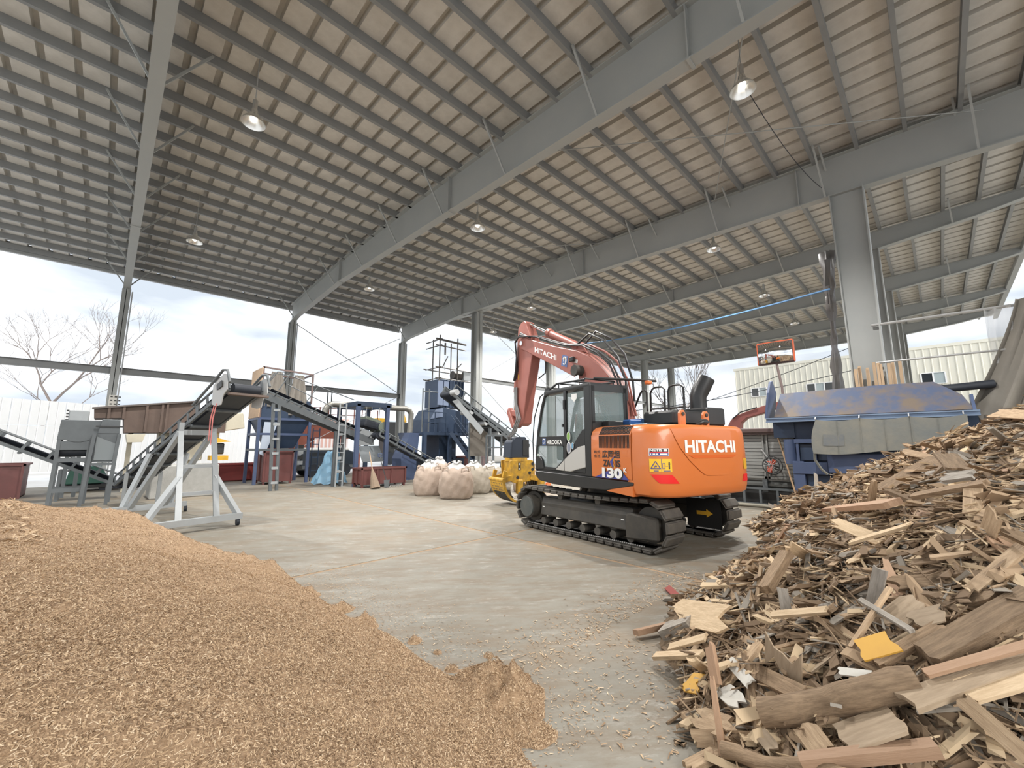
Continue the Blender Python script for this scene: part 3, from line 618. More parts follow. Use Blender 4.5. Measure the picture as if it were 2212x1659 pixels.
# boom
bp=[(3.86,4.74),(3.74,4.83),(3.58,4.82),(3.37,4.72),(3.1,4.62),(2.05,4.22),(1.16,3.93),(.77,3.74),(.41,3.46),(.14,3.2),(-.05,2.95),(-.22,2.5),(-.27,2.0),(-.2,1.7),(-.02,1.58),(.16,1.68),(.24,2.0),(.42,2.55),(.7,2.95),(1.19,3.27),(2.06,3.7),(3.14,4.21),(3.49,4.38),(3.78,4.5),(3.88,4.6)]
BO=sidepoly('boom',bp,-.30,.10,boomred,bevel=.015)
MB().cyl((3.7,-.34,4.66),(3.7,.15,4.66),.07,16).build('pin',chrome,BO,smooth=True)
u=Vector((-1.03,0,-.43)); wd=u.length; u.normalize()
text_on('boom_lettering','HITACHI',white,BO,(3.02,.1025,4.265),u,(-.05,0,1),wd,.15,.03)
MB().prism([(1.72,3.94),(1.49,3.86),(1.55,3.59),(1.79,3.68)],(0,.101,0),(1,0,0),(0,0,1),(0,.004,0)).build('boom_badge',MATS['badge_blue'],BO)
MB().tube([(1.64+.075*math.cos(a),.108,3.77+.09*math.sin(a)) for a in np.linspace(.6,5.5,16)],.016,5).build('badge_ring',white,BO)
MB().tube([(1.565,.109,3.86),(1.6,.109,3.70)],.014,5).build('badge_stroke',white,BO); MB().tube([(1.66,.109,3.83),(1.58,.109,3.80)],.012,5).build('badge_stroke',yellowp,BO); MB().tube([(1.66,.109,3.84),(1.675,.109,3.76)],.012,5).build('badge_stroke',white,BO)
MB().box((1.27,.16,3.73),(.16,.1,.12)).build('boom_lamp',exb,BO,bevel=.02); MB().prism([(1.38,3.8),(1.12,3.7),(1.14,3.62),(1.4,3.7)],(0,.101,0),(1,0,0),(0,0,1),(0,.004,0)).build('white_label',white,BO)
br_=MB(); br_.prism([(.95,3.86),(1.55,4.08),(1.38,4.2),(1.22,4.18)],(0,-.16,0),(1,0,0),(0,0,1),(0,.12,0)); br_.build('cylinder_bracket',boomred,BO)
MB().tube([(1.3,-.1,4.08),(2.58,-.1,4.73)],.095,14).build('arm_cylinder',boomred,EX,smooth=True); MB().tube([(2.5,-.1,4.69),(3.6,-.1,5.24)],.05,12).build('cylinder_rod',chrome,EX,smooth=True)
MB().tube([(2.5,-.1,4.7),(2.62,-.1,4.76)],.115,14).build('cylinder_head',boomred,EX,smooth=True)
for y in (.2,-.4):
    MB().tube([(1.0,y,1.35),(1.02,y,2.4)],.09,12).build('boom_cylinder',boomred,EX,smooth=True); MB().tube([(1.02,y,2.3),(1.03,y,3.33)],.05,12).build('cylinder_rod',chrome,EX,smooth=True)
MB().cyl((1.03,-.5,3.42),(1.03,.3,3.42),.13,14).build('boom_pin_boss',trkd,EX,smooth=True)
for k,(o,h) in enumerate(((-.25,.08),(-.17,.10),(.0,.09),(.06,.06))):
    pts=[(3.35,o,4.78+h*.3),(3.0,o,4.64+h),(2.1,o,4.28+h),(1.6,o,4.1+h),(1.0,o,3.95+h*1.3),(.5,o,3.66+h*1.6),(.1,o,3.3+h*2),(-.12,o,2.9+h*1.8),(-.3,o,2.3)]
    MB().tube(pts,.022,6).build('hydraulic_pipe',boomred if k<2 else hose,BO,smooth=True)
for dy,b in ((.0,.0),(-.2,.08)):
    MB().tube([(1.25,dy,4.12),(.8,dy,4.28+b),(.3,dy,4.0+b),(-.1,dy,3.55+b),(-.3,dy,3.0),(-.32,dy,2.6)],.024,7).build('hydraulic_hose',hose,BO,smooth=True)
# arm
ap=[(3.67,5.34),(3.84,5.32),(4.0,5.2),(4.03,4.94),(4.12,4.4),(4.08,3.7),(4.14,3.05),(4.2,2.65),(4.15,2.35),(3.95,2.25),(3.76,2.31),(3.56,3.1),(3.35,3.81),(3.21,4.26),(3.24,4.66),(3.5,5.14),(3.56,5.28)]
AR=sidepoly('arm',ap,-.24,.06,boomred,bevel=.015)
MB().tube([(4.25,-.09,4.42),(4.42,-.09,3.3)],.07,12).build('grab_cylinder',boomred,AR,smooth=True); MB().tube([(4.42,-.09,3.35),(4.52,-.09,2.76)],.04,10).build('cylinder_rod',chrome,AR,smooth=True)
MB().prism([(4.62,2.85),(4.72,2.7),(4.4,2.2),(4.25,2.28)],(0,-.25,0),(1,0,0),(0,0,1),(0,.32,0)).build('link',boomred,AR,bevel=.02)
MB().prism([(4.6,2.78),(4.6,2.6),(4.0,2.5),(4.0,2.66)],(0,-.2,0),(1,0,0),(0,0,1),(0,.22,0)).build('link',boomred,AR,bevel=.02)
for k in range(3):
    y=.09+.03*k
    MB().tube([(3.3-.05*k,y,4.75),(3.75,y+.03,4.98-.06*k),(4.08-.05*k,y+.03,4.75),(4.05-.05*k,y,4.3),(4.0,y,3.9),(4.12,y,3.6)],.024,7).build('hydraulic_hose',hose,AR,smooth=True)
for k in range(2): MB().tube([(3.2,-.27-.04*k,4.3),(3.02+.06*k,-.3,4.0),(3.1,-.3,3.72),(3.4,-.27,3.6)],.018,6).build('hydraulic_hose',hose,AR,smooth=True)
for k in range(3): MB().tube([(4.16-.07*k,.1,3.4),(4.12-.05*k,.1,2.9),(3.95-.1*k,.14,2.45),(4.2-.1*k,.15,2.1),(4.5-.08*k,.12,1.95),(4.6-.08*k,.05,1.75)],.024,7).build('hydraulic_hose',mat('grey_hose',(.2,.2,.2),rough=.5),AR,smooth=True)
MB().tube([(4.08,.075,4.2),(4.1,.075,3.1)],.02,6).build('hydraulic_pipe',boomred,AR); MB().bb((3.95,.061,3.62),(4.0,.064,3.78)).build('yellow_label',yellowp,AR)
# grab
gu=Vector((math.cos(R(88)),math.sin(R(88)),0)); gw=Vector((math.cos(R(-2)),math.sin(R(-2)),0)); gz=Vector((0,0,1)); gc=Vector((4.42,-.1,0))
def G(u,w,z): return gc+gu*u+gw*w+gz*z
def gpr(name,poly,w0,w1,m,bevel=0): return MB().prism(poly,gc+gw*w0,gu,gz,gw*(w1-w0)).build(name,m,EX,bevel=bevel)
graby=mat('worn_yellow_paint',(.70,.39,.03),(.42,.25,.05),rough=.5,scale=7,contrast=.25)
gpr('grab_head',[(.33,1.33),(.28,1.8),(.12,1.95),(-.2,1.95),(-.3,1.78),(-.33,1.33)],-.24,.24,mat('navy_black_steel',(.03,.04,.06),rough=.45),.02)
MB().prism([(-.3,1.86),(-.1,1.86),(-.1,1.4),(-.3,1.4)],gc-gw*.26,gu,gz,gw*.02).build('head_plate',blackp,EX)
MB().cyl(G(0,0,1.24),G(0,0,1.34),.34,28).build('grab_turntable',graby,EX,smooth=True)
bodyp=[(.36,1.25),(.30,1.27),(-.38,1.27),(-.46,1.15),(-.46,.78),(-.3,.66),(.18,.62),(.30,.66),(.33,.8)]
gpr('grab_side_plate',bodyp,-.32,-.26,graby,.008); gpr('grab_side_plate',bodyp,.26,.32,graby,.008)
gpr('grab_body',[(.3,1.24),(-.36,1.24),(-.4,.8),(.26,.75)],-.26,.26,graby)
gpr('grab_label',[(.1,1.2),(.02,1.2),(.02,.98),(.1,.98)],-.325,-.321,blk)
gt=text_on('grab_lettering','3',white,EX,G(.088,-.3265,1.135),-gu,gz,.055,.05,.03); text_on('grab_lettering','IX',white,EX,G(.088,-.3265,1.0),-gu,gz,.055,.05,.03)
for (a,b) in ((-.38,1.0),(-.28,.9),(.12,.78),(-.38,1.16)): MB().cyl(G(a,-.33,b),G(a,-.318,b),.045,12).build('pin_cap',blk,EX)
def jaw(side):
    n0,n1=(178,268) if side>0 else (2,-62)
    z0=.70; rr=.62
    def pt(a,w,r=rr): return G(r*math.cos(R(a))*-1 if 0 else -r*math.cos(R(a)),w,z0+ (r*math.sin(R(a)) if side>0 else r*math.sin(R(a))))
    J=None
    A=np.linspace(n0,n1,12)
    for i in range(9):
        w=-.42+.105*i; q=MB()
        P=[]
        for a in A:
            th=.05*(1-.6*abs(a-n0)/90)
            P.append([pt(a,w-.022,rr-th),pt(a,w+.022,rr-th),pt(a,w+.022,rr+.03),pt(a,w-.022,rr+.03),pt(a,w-.022,rr-th)])
        q.grid(P); q.build('tine' ,graby if i in (0,8) else trk,EX)
    sh=MB(); B=np.linspace(n0,n0+(30 if side>0 else -30),5)
    sh.grid([[pt(a,w,rr) for w in (-.44,.44)] for a in B]); sh.grid([[pt(a,w,rr+.03) for w in (-.44,.44)] for a in B]); sh.build('jaw_plate',graby,EX)
    MB().tube([pt(n0,-.46,rr),pt(n0,.46,rr)],.06,10).build('jaw_beam',graby,EX,smooth=True)
    for i in range(8):
        w=-.37+.105*i; q=MB(); q.grid([[pt(a,w+d,rr-.004) for d in (-.018,.018)] for a in (B[1],B[2],B[3])]); q.build('jaw_slot',mat('slot_maroon',(.10,.02,.03),rough=.8),EX)
    for w in (-.34,.34):
        MB().bar(G(side*.3,w,.78),pt(n0,w,rr),.16,.05,gw).build('jaw_arm',graby,EX,bevel=.01)
        MB().bar(G(side*.52,w,.98),pt(n0,w,rr*.95),.12,.06,gw).build('jaw_lever',graby,EX,bevel=.01)
jaw(1); jaw(-1)
MB().tube([G(.02,-.2,.42)+gz*0,G(.02,.25,.42)],.27,24,False).build('grab_ring',mat('pale_worn_steel',(.45,.43,.38),(.3,.24,.15),rough=.5),EX,smooth=True)
for a,b in ((.05,-.3),(-.62,-.4)): MB().box(G(a,b,.52),(.16,.22,.42),Matrix((gu,gw,gz)).transposed()).build('jaw_cheek',graby,EX,bevel=.03)

# ---------------- left and middle plant
def frame_box(t,name,m,pts,w=.08):
    for a,b in pts: MB().bar(a,b,w,w).build(name,m,t)
def conveyor(label,tail,head,width,m,lat=None,step=.5,depth=.22,rail=True,name='belt_conveyor',under=True,idler=True,plates=False):
    tail=Vector(tail);head=Vector(head); d=head-tail; L=d.length; d/=L
    s=Vector((-d.y,d.x,0)).normalized() if lat is None else Vector(lat).normalized(); n=s.cross(d)
    if n.z<0: n=-n
    t=thing(name,label,'conveyor')
    hw=width/2
    for k in (-1,1):
        o=s*(k*(hw+.05))
        MB().bar(tail+o,head+o,.05,depth*.3,n).build('side_rail',m,t)
        if rail: MB().tube([tail+o+n*depth,head+o+n*depth],.025,6).build('top_rail',m,t)
        c=int(L/step)
        for i in range(c+1):
            p=tail+d*(i*L/c)+o
            if plates and i%2: MB().bar(p,p+n*depth,.03,.14,d).build('post_plate',m,t)
            elif rail: MB().bar(p,p+n*depth,.03,.07,d).build('post',m,t)
    # troughed belt: carrying run and return run
    P=[[q+s*a+n*b for a,b in ((-hw,.16),(-hw*.55,.06),(hw*.55,.06),(hw,.16))] for q in (tail+d*.1,head-d*.1)]
    be=MB().grid(P); be.grid([[q+s*a+n*-.05 for a in (-hw*.9,hw*.9)] for q in (tail+d*.05,head-d*.05)])
    belt=be.build('belt',rubber,t)
    for q,nm in ((head,'head_pulley'),(tail,'tail_pulley')):
        MB().cyl(q-s*hw*.95,q+s*hw*.95,.12,18).build(nm,rubber,t,smooth=True)
    if idler:
        c=int(L/(step*2))
        for i in range(1,c):
            p=tail+d*(i*L/c)-n*.08; MB().cyl(p-s*hw,p+s*hw,.035,8).build('return_idler',m,t,smooth=True)
            MB().bar(p-s*(hw+.06)+n*.02,p+s*(hw+.06)+n*.02,.05,.04,n).build('cross_member',m,t)
    return t,tail,head,d,s,n
# main inclined conveyor on a wheeled stand
t,ta,he,d,s,n=conveyor('long grey inclined belt conveyor rising toward the camera on a wheeled stand',(.66,17.1,.55),(2.08,10.4,2.88),.56,conv_grey,plates=True,depth=.26)
for k in (-1,1):
    o=s*(k*.40); q=MB(); b0=he-d*.55+o
    q.prism([(-.12,-.1),(.1,-.22),(.3,-.27),(.42,-.1),(.62,-.05),(.66,.28),(.5,.36),(0,.3)],b0,d,n,s*.02); q.build('head_side_plate',mat('pale_grey_plate',(.52,.53,.53),rough=.5),t,bevel=.004)
    MB().tube([he-d*1.6+o+n*.26,he-d*.5+o+n*.38,he-d*.05+o+n*.45,he+d*.14+o+n*.36,he+d*.2+o+n*.05],.028,8).build('guard_hoop',conv_grey,t,smooth=True)
MB().box(he-d*.2-s*.425+n*.15,(.24,.015,.13),Matrix((d,s,n)).transposed()).build('plate_label',blackp,t)
MB().bar(he+d*.1-s*.4-n*.16,he+d*.1+s*.4-n*.16,.05,.05,n).build('belt_scraper',brownsteel,t)
pink=mat('pink_ribbon',(.72,.25,.24),rough=.7)
for dx,L in ((0,.75),(.12,.62)):
    MB().tube([he-d*(.35+dx)-s*.43-n*.2,he-d*(.35+dx)-s*.45-Vector((0,0,.3+L*.3)),he-d*(.38+dx)-s*.43-Vector((0,0,.3+L))],[.01,.014,.007],5).build('hanging_ribbon',pink,t)
S=thing('conveyor_stand','light grey A-frame trestle stand on castors under the inclined conveyor','stand')
c=Vector((1.56,12.3,0)); 
tl,trr=c-s*.33+Vector((0,0,2.0)),c+s*.33+Vector((0,0,2.0))
fb0,fb1=Vector((.62,10.35,.2)),Vector((2.28,10.75,.2)); rb0,rb1=fb0+Vector((-.6,3.2,0)),fb1+Vector((-.6,3.2,0))
for a,b in ((fb0,fb1),(rb0,rb1)): MB().bar(a,b,.12,.12).build('base_bar',conv_light,S)
def lp(a,b,t_): return a.lerp(b,t_)
for tp,fr,rr_ in ((tl,.33,.33),(trr,.72,.72)):
    MB().bar(tp,lp(fb0,fb1,fr),.1,.1).build('leg',conv_light,S); MB().bar(tp+Vector((0,.15,0)),lp(rb0,rb1,rr_),.1,.1).build('leg',conv_light,S)
    up=ta+d*((tp.y-ta.y)/d.y); MB().bar(tp,Vector((tp.x,tp.y,up.z-.02)),.09,.09).build('upright',conv_light,S)
MB().bar(tl,trr,.1,.12).build('cross_beam',conv_light,S)
for f in (.42,.72):
    a=tl.lerp(lp(fb0,fb1,.33),f);b=trr.lerp(lp(fb0,fb1,.72),f); MB().bar(a,b,.07,.07).build('cross_beam',conv_light,S)
MB().bar(tl.lerp(lp(fb0,fb1,.33),.55),fb0,.1,.1).build('diagonal_brace',conv_light,S); MB().bar(trr.lerp(lp(fb0,fb1,.72),.55),fb1-Vector((.05,0,0)),.1,.1).build('diagonal_brace',conv_light,S)
a=ta+d*3.0; MB().bar(a-s*.4-n*.05,lp(rb0,rb1,.25),.09,.09).build('leg',conv_light,S); MB().bar(a+s*.4-n*.05,lp(rb0,rb1,.8),.09,.09).build('leg',conv_light,S)
a=ta+d*1.2; 
for k in (-1,1): MB().bar(a+s*.38*k,Vector((a.x+s.x*.38*k,a.y+.2,0)),.09,.09).build('leg',conv_light,S)
for p in (fb1-Vector((.06,0,0)),fb0+Vector((.06,0,0)),rb0,rb1):
    MB().bar(p-Vector((0,0,.05)),Vector((p.x,p.y,.12)),.06,.06).build('castor_fork',galv,S); MB().cyl((p.x-.03,p.y,.08),(p.x+.03,p.y,.08),.08,14).build('castor_wheel',rubber,S,smooth=True)
# low conveyor at the left
conveyor('low grey conveyor running in from the left edge under the grey hood',(0.4,19.3,0.42),(-2.84,19.3,2.12),.55,conv_grey,lat=(0,1,0),step=.55,depth=.3)
LS=thing('conveyor_trestle','thin grey legs under the low conveyor behind the grey hood','stand')
for px in ((205,1075),): 
    pass
for x,z in ((-.9,.95),(.2,.5)):
    for y in (19.0,19.6): MB().bar((x,y,0),(x,y,z),.07,.07).build('leg',conv_grey,LS)
    MB().bar((x,19,z*.5),(x,19.6,z*.5),.05,.05).build('cross_bar',conv_grey,LS)
# hooded conveyor head on legs
HB=thing('hooded_conveyor_head','grey sheet-metal hood over a conveyor end on four tall legs, beside the sawdust','hopper')
a=(-0.95,17.5,0.01); b=(-0.29,17.5,0.06); x0,x1=a[0],b[0]; Z=lambda py:1.7+(962-py)/904*17.5/math.sin(R(45)) 
top=(-0.66,17.5,2.42)[2]; mid=(-0.6,17.5,1.85)[2]; lo=(-0.55,17.5,1.4)[2]
q=MB(); q.prism([(x0-.03,mid),(x0+.12,mid),(x0+.3,mid-.06),(x1-.2,mid-.06),(x1-.02,mid),(x1+.16,mid),(x1+.2,top),(x0,top)],(0,17.3,0),(1,0,0),(0,0,1),(0,.9,0)); q.build('hood',conv_grey,HB,bevel=.01)
MB().bb((x0+.02,17.32,mid-.28),(x1+.02,17.9,mid-.03)).build('head_frame',conv_grey,HB); MB().cyl((x0+.05,17.6,lo+.12),(x1+.02,17.6,lo+.12),.15,16).build('head_pulley',rubber,HB,smooth=True)
for x in (x0,x1-.04):
    for y in (17.35,18.1): MB().bar((x-.02,y,0),(x+.02,y,mid),.08,.08).build('leg',conv_grey,HB)
for z in (lo-.12,lo-.95):
    MB().bar((x0,17.35,z),(x1,17.35,z),.09,.11).build('cross_bar',conv_grey,HB); MB().bar((x0,18.1,z),(x1,18.1,z),.09,.11).build('cross_bar',conv_grey,HB)
CH=thing('chute_box','tall grey enclosed chute box on slanted legs left of the inclined conveyor','chute')
x0,z1=(-0.24,17.2,2.37)[0],(-0.25,17.2,2.46)[2]; x1=(0.29,17.2,2.39)[0]; zm=(0.01,17.2,2.04)[2]; zb=(0.09,17.2,1.21)[2]
q=MB(); q.prism([(x0+.06,zm),(x1,zm),(x1-.02,z1),(x0+.12,z1)],(0,17.2,0),(1,0,0),(0,0,1),(0,.6,0)); q.build('upper_hood',conv_grey,CH,bevel=.01)
MB().bb((x0,17.16,(z1+zm)/2-.02),(x1+.05,17.2,(z1+zm)/2+.02)).build('hood_flange',blackp,CH)
q=MB(); q.prism([(x0+.02,zb),(x1-.06,zb),(x1,zm),(x0,zm)],(0,17.22,0),(1,0,0),(0,0,1),(0,.55,0)); q.build('chute_body',conv_grey,CH)
MB().prism([(x0+.05,zm-.08),(x1-.04,zm-.3),(x1-.04,zb+.06),(x0+.05,zb+.06)],(0,17.2,0),(1,0,0),(0,0,1),(0,-.012,0)).build('chute_panel',mat('chute_panel_grey',(.20,.225,.235),rough=.5),CH)
for x in (x0,x1):
    MB().bar((x,17.15,zm),(x-.1,17.15,0),.08,.08).build('leg',conv_grey,CH); MB().bar((x,17.8,zm),(x-.05,17.8,0),.08,.08).build('leg',conv_grey,CH)
MB().bar((x0,17.15,zb-.05),(x1,17.15,zb-.05),.07,.07).build('cross_bar',conv_grey,CH)
# feeder hopper (brown) on a cream machine
FD=thing('vibrating_feeder','long brown rusty feeder trough above a cream machine body','feeder')
A=[(-0.39,20.5,2.95),(2.56,20.5,3.42),(2.67,20.5,2.19),(0.46,20.5,2.15),(0.4,20.5,2.68),(-0.36,20.5,2.64)]
MB().prism([(p[0],p[2]) for p in A],(0,20.5,0),(1,0,0),(0,0,1),(0,1.6,0)).build('trough',brownsteel,FD)
for px in (233,263,311,345,356):
    p=(-0.05,20.45,3.03); k=(px-203)/229; x=A[0][0]+(A[1][0]-A[0][0])*k; zt=A[0][2]+(A[1][2]-A[0][2])*k
    MB().bb((x-.035,20.42,(A[2][2] if px>268 else A[5][2])),(x+.035,20.5,zt)).build('rib',brownsteel,FD)
MB().prism([(A[0][0]-.05,A[0][2]),(A[1][0]+.05,A[1][2]),(A[1][0]+.05,A[1][2]+.06),(A[0][0]-.05,A[0][2]+.06)],(0,20.4,0),(1,0,0),(0,0,1),(0,.2,0)).build('rim',mat('dark_rim',(.12,.1,.09),rough=.6),FD)
c0,c1=(1.51,20.6,2.96),(4.2,20.6,2.62)
MB().prism([(c0[0],c0[2]),(c1[0]-.1,c0[2]+.1),(c1[0],c1[2]-.2),(c0[0]+.3,c0[2]-1.0)],(0,20.6,0),(1,0,0),(0,0,1),(0,1.4,0)).build('cream_housing',cream,FD,bevel=.03)
for i in range(3):
    x=c0[0]+.25+.62*i; MB().bb((x,20.55,c0[2]-.75),(x+.5,20.62,c0[2]-.08)).build('brown_panel',brownsteel,FD)
o0,o1=(0.51,20.4,2.09),(1.04,20.4,1.82); MB().prism([(o0[0],o0[2]),(o1[0],o0[2]+.03),(o1[0]-.06,o1[2]),(o0[0]+.06,o1[2]-.02)],(0,20.4,0),(1,0,0),(0,0,1),(0,.9,0)).build('outlet_chute',cream,FD)
m0,m1=(1.46,21,2.35),(2.28,21,1.1); MB().bb((m0[0],21,m1[2]),(m1[0]+.6,22,m0[2])).build('cream_base',cream,FD,bevel=.04)
MB().cyl((m1[0]+.9,20.9,m1[2]+.8),(m1[0]+.9,20.9,m0[2]-.05),.2,16).build('drum_leg',cream,FD,smooth=True)
for x in (A[3][0]+.2,A[2][0]-.2): MB().bar((x,21.3,A[2][2]),(x,21.3,0),.14,.14).build('leg',cream,FD)
mt0=(3.14,20.3,1.79); MB().bb((mt0[0],20.3,mt0[2]-.45),(mt0[0]+.35,20.7,mt0[2])).build('motor',blackp,FD,bevel=.04); MB().bb((mt0[0]-.1,20.2,mt0[2]-.68),(mt0[0]+.5,20.8,mt0[2]-.5)).build('motor_guard',yellowp,FD); MB().prism([(mt0[0]-.1,mt0[2]),(mt0[0]+.55,mt0[2]+.06),(mt0[0]+.1,mt0[2]+.2),(mt0[0]-.1,mt0[2]+.2)],(0,20.2,0),(1,0,0),(0,0,1),(0,.5,0)).build('motor_guard',yellowp,FD)
cb=(2.94,17.6,1.05); ca_=(1.16,17.6,1.1)
CB=MB().bb((ca_[0],17.6,0),(cb[0],19.0,cb[2])).build('concrete_block_wall',concrete,None,bevel=.03); tag(CB,'pale grey concrete block wall under the inclined conveyor','wall block')
for px,py in ((420,1050),(420,1020),(466,1022)):
    p=(2.53,17.59,0.49); 
GV=thing('grey_screen_cover','small grey ribbed cover above the grey hood','cover'); p0,p1=(-0.95,20,2.56),(-0.48,20,2.85)
MB().bb((p0[0],20,p0[2]-.3),(p1[0],20.6,p1[2])).build('cover',conv_light,GV,bevel=.02)
for i in range(6): 
    z=p0[2]-.25+.1*i; MB().bb((p0[0]-.06,19.97,z),(p0[0]-.0,20.0,z+.05)).build('cleat',blackp,GV)
for x in (p0[0]+.1,p1[0]-.1): MB().bar((x,20.3,0),(x,20.3,p0[2]-.3),.1,.1).build('leg',conv_grey,GV)
# green machine, skips
GM=thing('green_machine','low dark green machine on a small cart beyond the grey legs','machine'); p0,p1=(-0.92,22.5,0.02),(0.33,22.5,0.94); grn=mat('dark_green_paint',(.03,.12,.09),(.05,.13,.1),rough=.5)
MB().prism([(p0[0],p0[2]+.25),(p1[0],p0[2]+.25),(p1[0]-.2,p1[2]-.3),(p0[0]+.9,p1[2]),(p0[0]+.1,p1[2]-.1)],(0,22.5,0),(1,0,0),(0,0,1),(0,1.0,0)).build('body',grn,GM,bevel=.03)
MB().bb((p0[0]-.1,22.4,p0[2]+.1),(p1[0]+.3,23.6,p0[2]+.22)).build('cart_frame',blackp,GM)
for x in (p0[0]+.3,p1[0]-.2):
    for y in (22.5,23.4): MB().cyl((x,y-.05,.14),(x,y+.05,.14),.14,14).build('wheel',rubber,GM,smooth=True)
def skip(name,label,x0,x1,y0,y1,h,m,ribs=4,legs=0,rim=.06):
    t=thing(name,label,'skip',(0,0,0)); z0=.12 if legs else 0
    q=MB(); th=.03
    q.bb((x0,y0,z0),(x1,y0+th,h)); q.bb((x0,y1-th,z0),(x1,y1,h)); q.bb((x0,y0,z0),(x0+th,y1,h)); q.bb((x1-th,y0,z0),(x1,y1,h)); q.bb((x0,y0,z0),(x1,y1,z0+th)); q.build('tub',m,t)
    for a,b in (((x0-rim,y0-rim,h-.06),(x1+rim,y0,h)),((x0-rim,y1,h-.06),(x1+rim,y1+rim,h)),((x0-rim,y0-rim,h-.06),(x0,y1+rim,h)),((x1,y0-rim,h-.06),(x1+rim,y1+rim,h))): MB().bb(a,b).build('rim',m,t)
    for i in range(ribs):
        x=x0+(x1-x0)*i/(ribs-1); MB().bb((x-.03,y0-.05,z0),(x+.03,y0,h-.05)).build('rib',m,t)
    for y in np.linspace(y0,y1,3): MB().bb((x0-.05,y-.03,z0),(x0,y+.03,h-.05)).build('rib',m,t)
    if legs:
        for x in (x0+.03,x1-.03):
            for y in (y0+.03,y1-.03): MB().bb((x-.04,y-.04,0),(x+.04,y+.04,z0+.02)).build('foot',m,t)
    return t
skip('skip','maroon steel skip cut by the left edge of the picture',-4.6,(-1.82,20.81,0)[0],20.9,22.6,(-2.12,20.9,1.1)[2],redp,5)
skip('skip','long bright red skip lying beyond the concrete block wall',(3.92,24,0.88)[0],(5.7,24,0.82)[0]+1.2,24,25.2,(4.48,24,0.82)[2],redbright,3)
skip('skip','square maroon bin standing beneath the blue hopper',(5.07,20.7,0.94)[0],(6.2,20.7,0.91)[0],20.7,21.9,(5.56,20.7,1.45)[2],redp,2,1)
skip('skip','long low maroon tub in front of the blue gantry, broom leaning on it',(7.55,16.4,0.08)[0],(9.48,16.4,-0.04)[0],16.4,17.2,(8.29,16.4,0.79)[2],redp,4,1)
skip('skip','maroon skip behind the bags at the foot of the crusher tower',14.2,17.0,19.0,20.4,(15.99,19,1.08)[2],redp,4)
# hopper with plywood
HP=thing('blue_hopper','blue steel hopper on four legs with a plywood side and hanging cloth','hopper')
X0,X1=4.78,6.9; Y0,Y1=20.9,22.6; zt=(5.34,20.9,5.17)[2]; zp=(5.51,20.9,2.88)[2]; zb=(5.99,20.9,1.57)[2]
for x in (X0,X1):
    for y in (Y0,Y1): MB().bar((x,y,0),(x,y,zp),.12,.12).build('leg',bluel,HP)
for z in (zp,(5.56,20.9,2.2)[2],1.5):
    for a,b in (((X0,Y0),(X1,Y0)),((X0,Y1),(X1,Y1)),((X0,Y0),(X0,Y1)),((X1,Y0),(X1,Y1))): MB().bar((*a,z),(*b,z),.09,.1).build('cross_beam',bluel if z!=1.5 else conv_grey,HP)
def frus(a,b,z0,z1,m,nm):
    (ax0,ax1,ay0,ay1),(bx0,bx1,by0,by1)=a,b
    lo_=[(ax0,ay0,z0),(ax1,ay0,z0),(ax1,ay1,z0),(ax0,ay1,z0)]; hi_=[(bx0,by0,z1),(bx1,by0,z1),(bx1,by1,z1),(bx0,by1,z1)]
    return MB().add(lo_+hi_,[(0,1,5,4),(1,2,6,5),(2,3,7,6),(3,0,4,7)]).build(nm,m,HP)
frus((X0+.55,X1-.5,Y0+.45,Y1-.45),(X0-.02,X1+.02,Y0-.02,Y1+.02),zb,zp,bluep,'funnel'); frus((X0,X1,Y0,Y1),(X0,X1,Y0,Y1),zp,zp+.9,bluep,'bin_wall')
MB().bb((X0-.06,Y0-.05,zp+.05),(X0-.02,Y1+.05,zt)).build('plywood_side',plyw,HP)
for a,b in (((X0,Y0,zp),(X0,Y0,zt+.05)),((X1,Y0,zp+.8),(X1,Y0,zt-.1)),((X0,Y0,zt+.02),(X1,Y0,zt-.1)),((X0,Y1,zt),(X1,Y1,zt-.1)),((X0,Y0,zt-.02),(X0,Y1,zt-.02)),((X1,Y0,zt-.1),(X1,Y1,zt-.1)),((X1,Y1,zp),(X1,Y1,zt))): MB().bar(a,b,.07,.07).build('top_frame',mat('brown_angle',(.16,.11,.1),rough=.6),HP)
def drape(name,p,u,w,h,amp,k,m,par,dirn=(0,-1,0),nu=28,nv=10,narrow=.5,top_r=.0):
    p=Vector(p);u=Vector(u);dn=Vector(dirn); P=[]
    for j in range(nv+1):
        f=j/nv; row=[]
        for i in range(nu+1):
            a=i/nu-.5; wd=w*(narrow+(1-narrow)*min(1,f*1.6))
            row.append(p+u*(a*wd)+dn*(amp*(.4+.6*f)*math.sin(a*k+1.3*f))+Vector((0,0,-h*f)))
        P.append(row)
    return MB().grid(P).build(name,m,par,smooth=True)
drape('hanging_cloth',(X0+.55,Y0-.03,zt-.15),(1,0,0),.9,1.6,.07,24,clothgrey,HP); drape('hanging_cloth',(X0+1.5,Y0-.05,zt-.2),(1,0,0),.85,1.9,.08,20,clothgrey,HP)
MB().prism([(0,0),(.55,.0),(.1,-1.5),(-.1,-1.4)],(X0+.2,Y0-.02,zp-.15),(1,0,0),(0,0,1),(0,-.02,0)).build('loose_sheet',mat('pale_blue_sheet',(.45,.52,.62),rough=.6),HP)
